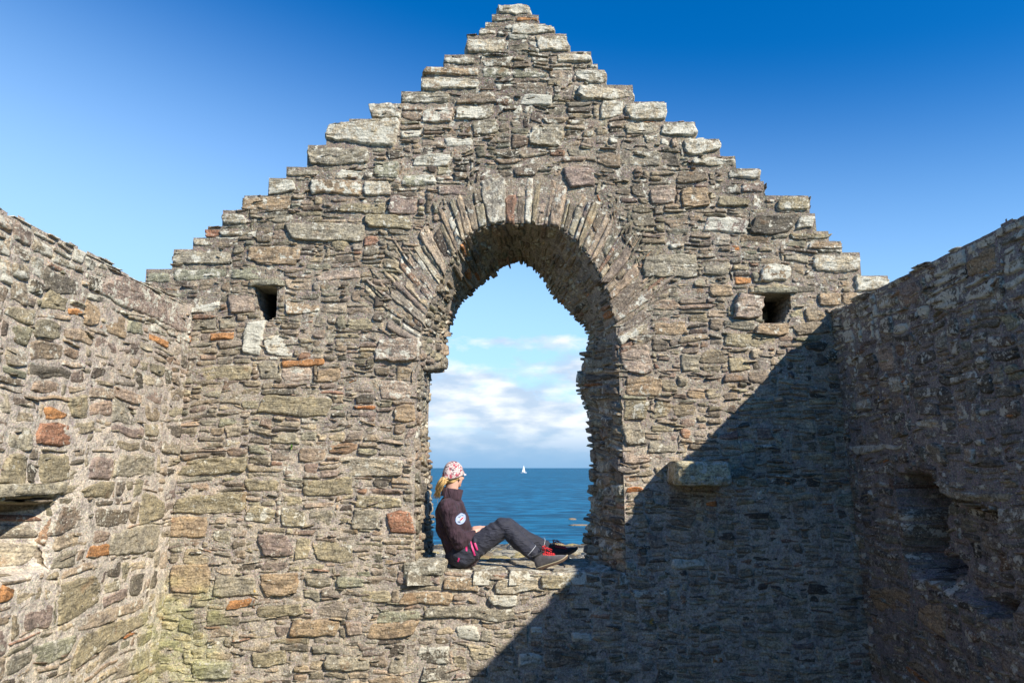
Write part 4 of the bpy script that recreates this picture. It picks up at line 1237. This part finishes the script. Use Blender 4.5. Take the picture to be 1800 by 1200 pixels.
prims = [ellipsoid(hd(-.008, 0, .02), (.085, .067, .088), HM), ellipsoid(hd(.035, 0, -.03), (.052, .050, .070), HM),
         ellipsoid(hd(.060, 0, -.083), (.026, .030, .022), HM), capsule(hd(.086, 0, .005), .009, hd(.105, 0, -.028), .013, 14, 5),
         capsule(hd(.092, -.012, -.036), .008, hd(.092, .012, -.036), .008, 12, 4),
         ellipsoid(hd(.072, -.035, -.02), (.022, .020, .020), HM), ellipsoid(hd(.072, .035, -.02), (.022, .020, .020), HM),
         capsule(hd(.078, -.045, .03), .012, hd(.078, .045, .03), .012, 12, 4),
         ellipsoid(hd(-.005, -.076, -.012), (.017, .008, .028), HM), ellipsoid(hd(-.005, .076, -.012), (.017, .008, .028), HM),
         capsule(NK, .058, hd(-.018, 0, -.05), .052), ellipsoid(CH, (.085, .12, .15)), ellipsoid(WA, (.075, .115, .13)), ellipsoid(PE, (.085, .13, .07)),
         capsule(Rsh, .05, Rel, .038), capsule(Rel, .038, Rwr, .024), capsule(Lsh, .05, Lel, .038), capsule(Lel, .038, Lwr, .024),
         capsule(Rhp, .065, Rkn, .04), capsule(Rkn, .04, P(912, 951, D + .20), .036), capsule(P(912, 951, D + .20), .036, Ran, .030),
          capsule(Lhp, .065, P(895, 927, D + .44), .04), capsule(P(895, 927, D + .44), .04, P(925, 948, D + .50), .036), capsule(P(925, 948, D + .50), .036, Lan, .030)]
prims += fingers(Rwr, rd, 1, dn) + fingers(Lwr, ld, -1, dn)
blob("body", prims, .0042, M_SKIN, person, 3)
for s in (-1, 1):
    v_, f_ = ellipsoid(hd(.083, .031 * s, .012), (.010, .013, .008), HM)
    simple_mesh("eye", v_, f_, M_EYE, person, True)
v_, f_ = tube([hd(.0925, -.020, -.0585 + .0), hd(.0965, 0, -.058), hd(.0925, .020, -.0585)], [.003, .006, .003], 8)
simple_mesh("mouth", v_, f_, M_LIP, person, True)

# jacket
def wrinkle(co):
    x, y, z = co[:, 0], co[:, 1], co[:, 2]
    e = np.exp(-((z - Rel.z) / .07) ** 2)
    return .013 * fbm(x * 9 + z * 5, z * 11 - x * 7, y * 6, 3) - (.010 + .012 * e) * np.abs(vnoise(x * 13 + z * 10, z * 26 - x * 9, y * 7)) + .005 - .006 * np.abs(vnoise(x * 34, z * 9, y * 9))
jp = [capsule(P(792, 901, D + .345), .125, P(797, 925, D + .345), .142), capsule(P(797, 925, D + .34), .142, P(808, 956, D + .325), .130),
      capsule(P(808, 955, D + .325), .128, P(815, 970, D + .32), .135), capsule(P(789, 893, D + .26), .085, P(799, 891, D + .44), .082),
      ellipsoid(CH + Vector((.035, -.02, -.02)), (.115, .15, .13)),
      capsule(Rsh, .078, Rel + (Rsh - Rel) * .0, .058), capsule(Rel, .058, Rwr + (Rel - Rwr) * .22, .038), capsule(Lsh, .075, Lel, .056), capsule(Lel, .056, Lwr + (Lel - Lwr) * .22, .038),
      capsule(NK + Vector((-.01, 0, -.03)), .082, NK + Vector((.008, 0, .02)), .066)]
jk = blob("jacket", jp, .006, M_JACKET, person, 7, wrinkle)
# stand-up collar
cv_ = []; cf_ = []
nk = 40
for k in range(nk):
    t = 2 * math.pi * k / nk
    for (r, h) in ((.074, -.03), (.073, .045 + .008 * math.cos(t)), (.066, .047 + .008 * math.cos(t)), (.064, -.02)):
        cv_.append(P(794, 868, D + .34) + Vector((math.cos(t) * r * 1.12 + h * .25, math.sin(t) * r, h - .10 * r * math.cos(t) * 3)))
for k in range(nk):
    for q in range(3):
        k2 = (k + 1) % nk
        cf_.append((k * 4 + q, k2 * 4 + q, k2 * 4 + q + 1, k * 4 + q + 1))
simple_mesh("collar", cv_, cf_, M_JACKET, person, True)
tj = bvh_of(jk)
def disc_pts(cx, cy, r, n=28, Y=D + .1):
    c = P(cx, cy, Y)
    return [Vector((c.x + r * math.cos(2 * math.pi * k / n), Y, c.z + r * 1.12 * math.sin(2 * math.pi * k / n))) for k in range(n)]
bdg = decal("sleeve_badge", disc_pts(808, 913, .034), tj, M_BADGE, person, .004)
def ring_on(name, cx, cy, ra, rb, mat, tree, par, off):
    V = []; F = []; n = 36
    a_ = disc_pts(cx, cy, ra, n); b_ = disc_pts(cx, cy, rb, n)
    for p in a_ + b_:
        h = tree.ray_cast(Vector((p.x, D - .6, p.z)), Vector((0, 1, 0)))
        V.append(h[0] + h[1] * off * (1 if h[1].y < 0 else -1))
    for k in range(n): F.append((k, (k + 1) % n, n + (k + 1) % n, n + k))
    return simple_mesh(name, V, F, mat, par, True)
ring_on("badge_rim", 808, 913, .034, .036, M_BADGE_BLUE, tj, bdg, .0055)
ring_on("badge_ring", 808, 913, .026, .0245, M_BADGE_BLUE, tj, bdg, .0055)
def pxpoly(pts, Y=D + .1): return [P(a, b, Y) for a, b in pts]
decal("badge_mark", pxpoly([(806, 914.5), (809, 912.5), (811, 914), (808.5, 915.8)]), tj, M_RED, bdg, .0065, 1)
decal("badge_mark", pxpoly([(809, 912), (812.5, 911), (812, 913), (810.5, 914)]), tj, M_RED, bdg, .0065, 1)
decal("badge_mark", pxpoly([(804, 909.5), (807, 908.5), (808, 910), (805, 911)]), tj, M_NAVY, bdg, .0065, 1)
decal("badge_mark", pxpoly([(804.5, 916), (807.5, 916.5), (807, 918), (804.5, 917.5)]), tj, M_NAVY, bdg, .0065, 1)
decal("badge_mark", pxpoly([(808.5, 906.5), (811.5, 907.5), (811, 909), (808.5, 908.3)]), tj, M_BADGE_BLUE, bdg, .0065, 1)
# trousers
def wr2(co):
    x, y, z = co[:, 0], co[:, 1], co[:, 2]
    rr = x * .80 + z * .6
    return .008 * fbm(x * 8, z * 8, y * 5, 2) + .0055 * np.sin(rr * 95 + 4 * vnoise(x * 12, z * 12)) * np.clip(vnoise(x * 9, z * 6, 5) + .4, 0, 1)
KD = (Rkn - Rhp)
tp = [ellipsoid(P(811, 978, D + .32), (.130, .18, .088)), capsule(P(812, 977, D + .215), .096, P(884, 925, D + .215), .076), capsule(P(884, 925, D + .215), .076, P(890, 925, D + .215), .070),
      capsule(P(889, 926, D + .215), .073, P(912, 951, D + .20), .070), capsule(P(912, 951, D + .20), .070, Ran + Vector((-.005, 0, .02)), .056),
      capsule(P(812, 975, D + .43), .094, P(893, 925, D + .44), .074), capsule(P(895, 926, D + .44), .070, P(925, 947, D + .50), .064), capsule(P(925, 947, D + .50), .064, Lan + Vector((-.01, 0, .01)), .052)]
tr = blob("trousers", tp, .006, M_TROUSER, person, 6, wr2)
tt_ = bvh_of(tr)
decal("pocket_zip", pxpoly([(824.5, 955), (826.5, 954), (834.5, 979), (831.8, 980)], D), tt_, M_PINK, person, .003, 3)
decal("pocket_zip", pxpoly([(816, 963), (820, 961.5), (819.5, 972), (817, 971)], D), tt_, M_PINK, person, .003, 3)
decal("pocket_zip", pxpoly([(831.5, 957), (834.5, 956.5), (839, 969), (836.5, 970)], D), tt_, M_PINK, person, .003, 3)
decal("side_seam", pxpoly([(804, 983), (806.5, 984), (804, 991), (801.5, 990)], D), tt_, M_PINK, person, .003, 3)
# trouser hem trims
for (an, kn, rad) in ((Ran, P(912, 951, D + .20), .060), (Lan, P(925, 947, D + .50), .056)):
    d = (kn - an).normalized(); c = an + d * .045 + Vector((0, 0, .012)); a = d.orthogonal().normalized(); b2 = d.cross(a)
    pts = [c + (a * math.cos(t) + b2 * math.sin(t)) * rad for t in np.linspace(0, 2 * math.pi, 33)]
    v_, f_ = tube(pts, .0022, 6, False)
    simple_mesh("reflective_hem", v_, f_, M_GREYTRIM, person, True)

# shoes
def shoe(an, heel, toe, lat, mat, lace_mat):
    """lofted shoe: heel and toe are points on the underside of the sole"""
    f = (toe - heel); L = f.length; f = f / L; s = Vector((0, 1, 0)); s = (s - f * s.dot(f)).normalized(); u = s.cross(f)
    if u.z < 0: u = -u
    root = None
    def loft(prof, name, mat):
        V = []; F = []; n = 20
        for (t, w, z0, z1, e) in prof:
            for k in range(n):
                a = 2 * math.pi * k / n
                ca, sa = math.cos(a), math.sin(a)
                y = w * math.copysign(abs(ca) ** e, ca); z = (z0 + z1) / 2 + (z1 - z0) / 2 * math.copysign(abs(sa) ** e, sa)
                V.append(heel + f * (t * L) + s * (y + .012 * math.sin(t * 2.5) * lat) + u * z)
        m = len(prof)
        for i in range(m - 1):
            for k in range(n): F.append((i * n + k, i * n + (k + 1) % n, (i + 1) * n + (k + 1) % n, (i + 1) * n + k))
        F.append(tuple(range(n))[::-1]); F.append(tuple(range((m - 1) * n, m * n)))
        o = simple_mesh(name, V, F, mat, person, True)
        return o
    up = loft([(-.03, .018, .03, .06, .8), (-.01, .030, .018, .095, .8), (.08, .036, .015, .110, .75), (.20, .038, .014, .118, .8), (.34, .040, .014, .108, .85), (.50, .044, .014, .085, .9), (.66, .048, .014, .066, .9), (.82, .045, .016, .054, .9), (.94, .032, .02, .042, .9), (1.0, .014, .026, .034, .9)], "shoe", mat)
    loft([(-.045, .016, .004, .022, .5), (-.02, .034, .0, .024, .45), (.15, .040, -.002, .024, .4), (.45, .041, .002, .022, .4), (.7, .051, .0, .022, .4), (.88, .045, .004, .026, .45), (1.0, .024, .014, .034, .5), (1.03, .008, .022, .034, .6)], "sole", M_SOLE)
    loft([(-.047, .017, .019, .026, .5), (-.02, .0352, .020, .027, .45), (.15, .0412, .020, .027, .4), (.45, .0422, .019, .026, .4), (.7, .0522, .019, .026, .4), (.88, .0462, .023, .030, .45), (1.0, .0252, .030, .038, .5), (1.035, .009, .032, .038, .6)], "midsole", M_SOLE_EDGE if mat is M_SHOE else M_SOLE)
    # collar ring, tongue and laces
    v_, f_ = tube([heel + f * ((.15 + .20 * math.cos(t)) * L) + s * (.036 * math.sin(t)) + u * (.116 + .004 * math.cos(t)) for t in np.linspace(0, 2 * math.pi, 25)], .008, 8, False)
    simple_mesh("shoe_collar", v_, f_, M_SHOE2, person, True)
    v_ = [heel + f * (t * L) + s * y + u * z for (t, y, z) in ((.26, -.022, .122), (.26, .022, .122), (.30, -.026, .135), (.30, .026, .135), (.40, -.024, .105), (.40, .024, .105), (.60, -.020, .080), (.60, .020, .080))]
    simple_mesh("tongue", v_, [(0, 1, 3, 2), (2, 3, 5, 4), (4, 5, 7, 6)], M_SHOE2, person, True)
    V = []; F = []
    def addt(p, r):
        v_, f_ = tube(p, r, 6)
        n = len(V); V.extend(v_); F.extend([tuple(i + n for i in q) for q in f_])
    for i in range(6):
        t = .33 + .055 * i; z = .118 - .0078 * i * 1.05; w = .027
        addt([heel + f * (t * L) + s * (-w - .010) + u * (z - .020), heel + f * ((t + .01) * L) + s * (-w * .6) + u * z, heel + f * ((t + .02) * L) + u * (z + .006), heel + f * ((t + .035) * L) + s * (w * .6) + u * (z - .002), heel + f * ((t + .05) * L) + s * (w + .010) + u * (z - .024)], .0036)
        addt([heel + f * (t * L) + s * (w + .010) + u * (z - .018), heel + f * ((t + .02) * L) + u * (z + .003), heel + f * ((t + .05) * L) + s * (-w - .010) + u * (z - .024)], .0036)
    c = heel + f * (.33 * L) + u * .135
    for sg in (-1, 1):
        addt([c, c + s * .02 * sg + u * .022 + f * .01, c + s * .045 * sg + u * .018 + f * .03, c + s * .040 * sg - u * .008 + f * .03, c + s * .01 * sg], .0034)
        addt([c, c + s * .02 * sg + f * .04 + u * .002, c + s * .048 * sg + f * .07 - u * .03], .0032)
    simple_mesh("laces", V, F, lace_mat, person, True)
shoe(Ran, P(946, 1002, D + .17), P(999, 983, D + .14), -1, M_SHOE, M_RED)
shoe(Lan, P(965, 988, D + .56), P(1016, 968, D + .62), 1, M_SHOE2, plain("dark_red_laces", (.30, .03, .05), .6, .3))

# cap
cvs = []; cfs = []
nr, nc = 14, 40
for i in range(nr + 1):
    th = (math.pi / 2) * i / nr
    for k in range(nc):
        a = 2 * math.pi * k / nc
        ca, sa = math.cos(a), math.sin(a)
        rx, ry = .113 + .003 * math.cos(4 * a), .093
        zl = .100 * math.cos(th) + .034
        rr = math.sin(th)
        if i == nr: pass
        drop = (1 - ca) * .5 * .050 * rr ** 4        # lower at the back
        cvs.append(hd(-.012 + rx * rr * ca, ry * rr * sa, zl - drop - .012 * rr ** 6))
for i in range(nr):
    for k in range(nc):
        k2 = (k + 1) % nc
        cfs.append((i * nc + k, (i + 1) * nc + k, (i + 1) * nc + k2, i * nc + k2))
capo = simple_mesh("cap", cvs, cfs, M_CAP, person, True)
sm = capo.modifiers.new("t", 'SOLIDIFY'); sm.thickness = .003
bv = []; bf = []
for i in range(7):
    for k in range(13):
        a = math.radians(-62 + 124 * k / 12); e = i / 6
        ext = .070 * math.cos(a) ** 1.3 * e
        bv.append(hd(-.012 + .107 * math.cos(a) + ext, .089 * math.sin(a) * (1 - .05 * e), .026 - .016 * e - .020 * math.sin(a) ** 2 * e + .004))
for i in range(6):
    for k in range(12):
        bf.append((i * 13 + k, (i + 1) * 13 + k, (i + 1) * 13 + k + 1, i * 13 + k + 1))
br = simple_mesh("brim", bv, bf, plain("white_brim_cloth", (.55, .53, .56), .8, .2, var=.1), capo, True)
sm = br.modifiers.new("t", 'SOLIDIFY'); sm.thickness = .004

# hair: nape and temples, then the ponytail in strands
hp_ = [ellipsoid(hd(-.018, 0, .012), (.087, .074, .072), HM), ellipsoid(hd(-.050, 0, -.035), (.040, .054, .036), HM)]
def strand_mesh(starts, name):
    V = []; F = []
    for (p, r) in starts:
        v_, f_ = tube(p, r, 5)
        n = len(V); V += v_; F += [tuple(i + n for i in q) for q in f_]
    return simple_mesh(name, V, F, M_HAIR, person, True)
hair = blob("hair", hp_, .005, M_HAIR, person, 2, lambda co: .003 * vnoise(co[:, 0] * 90, co[:, 2] * 20, co[:, 1] * 90) - .001)
# trim hair away from the face
bm = bmesh.new(); bm.from_mesh(hair.data)
inv = HM.inverted()
dl = []
for v in bm.verts:
    q = (inv @ (v.co - HC)) / HS
    if q.x > .040 or (q.x > .0 and q.z < .005) or q.z > .06: dl.append(v)
bmesh.ops.delete(bm, geom=dl, context='VERTS'); bm.to_mesh(hair.data); bm.free()
sts = []
r0 = hd(-.100, 0, -.018)
tip = P(768.5, 868, D + .32)
for k in range(90):
    o1 = Vector(rng.normal(size=3)) * .008; o2 = Vector(rng.normal(size=3)) * .018; o3 = Vector(rng.normal(size=3)) * .017
    p1 = r0 + Vector((-.016, -.01, -.012)) + o2 * .8
    p2 = P(772, 858, D + .30) + o2 * .8
    sts.append(([hd(-.080, 0, -.012) + o1, r0 + o1 * 1.2, p1, (p1 + p2) / 2 + Vector((-.006, 0, 0)), p2, tip + o3 + Vector((0, 0, -.03 * rng.random()))], [.003, .004, .0042, .004, .0032, .0012]))
strand_mesh(sts, "ponytail")
v_, f_ = tube([hd(-.096, .016 * math.cos(t), -.015 + .016 * math.sin(t)) for t in np.linspace(0, 2 * math.pi, 17)], .006, 6, False)
simple_mesh("hair_tie", v_, f_, M_SHOE2, person, True)
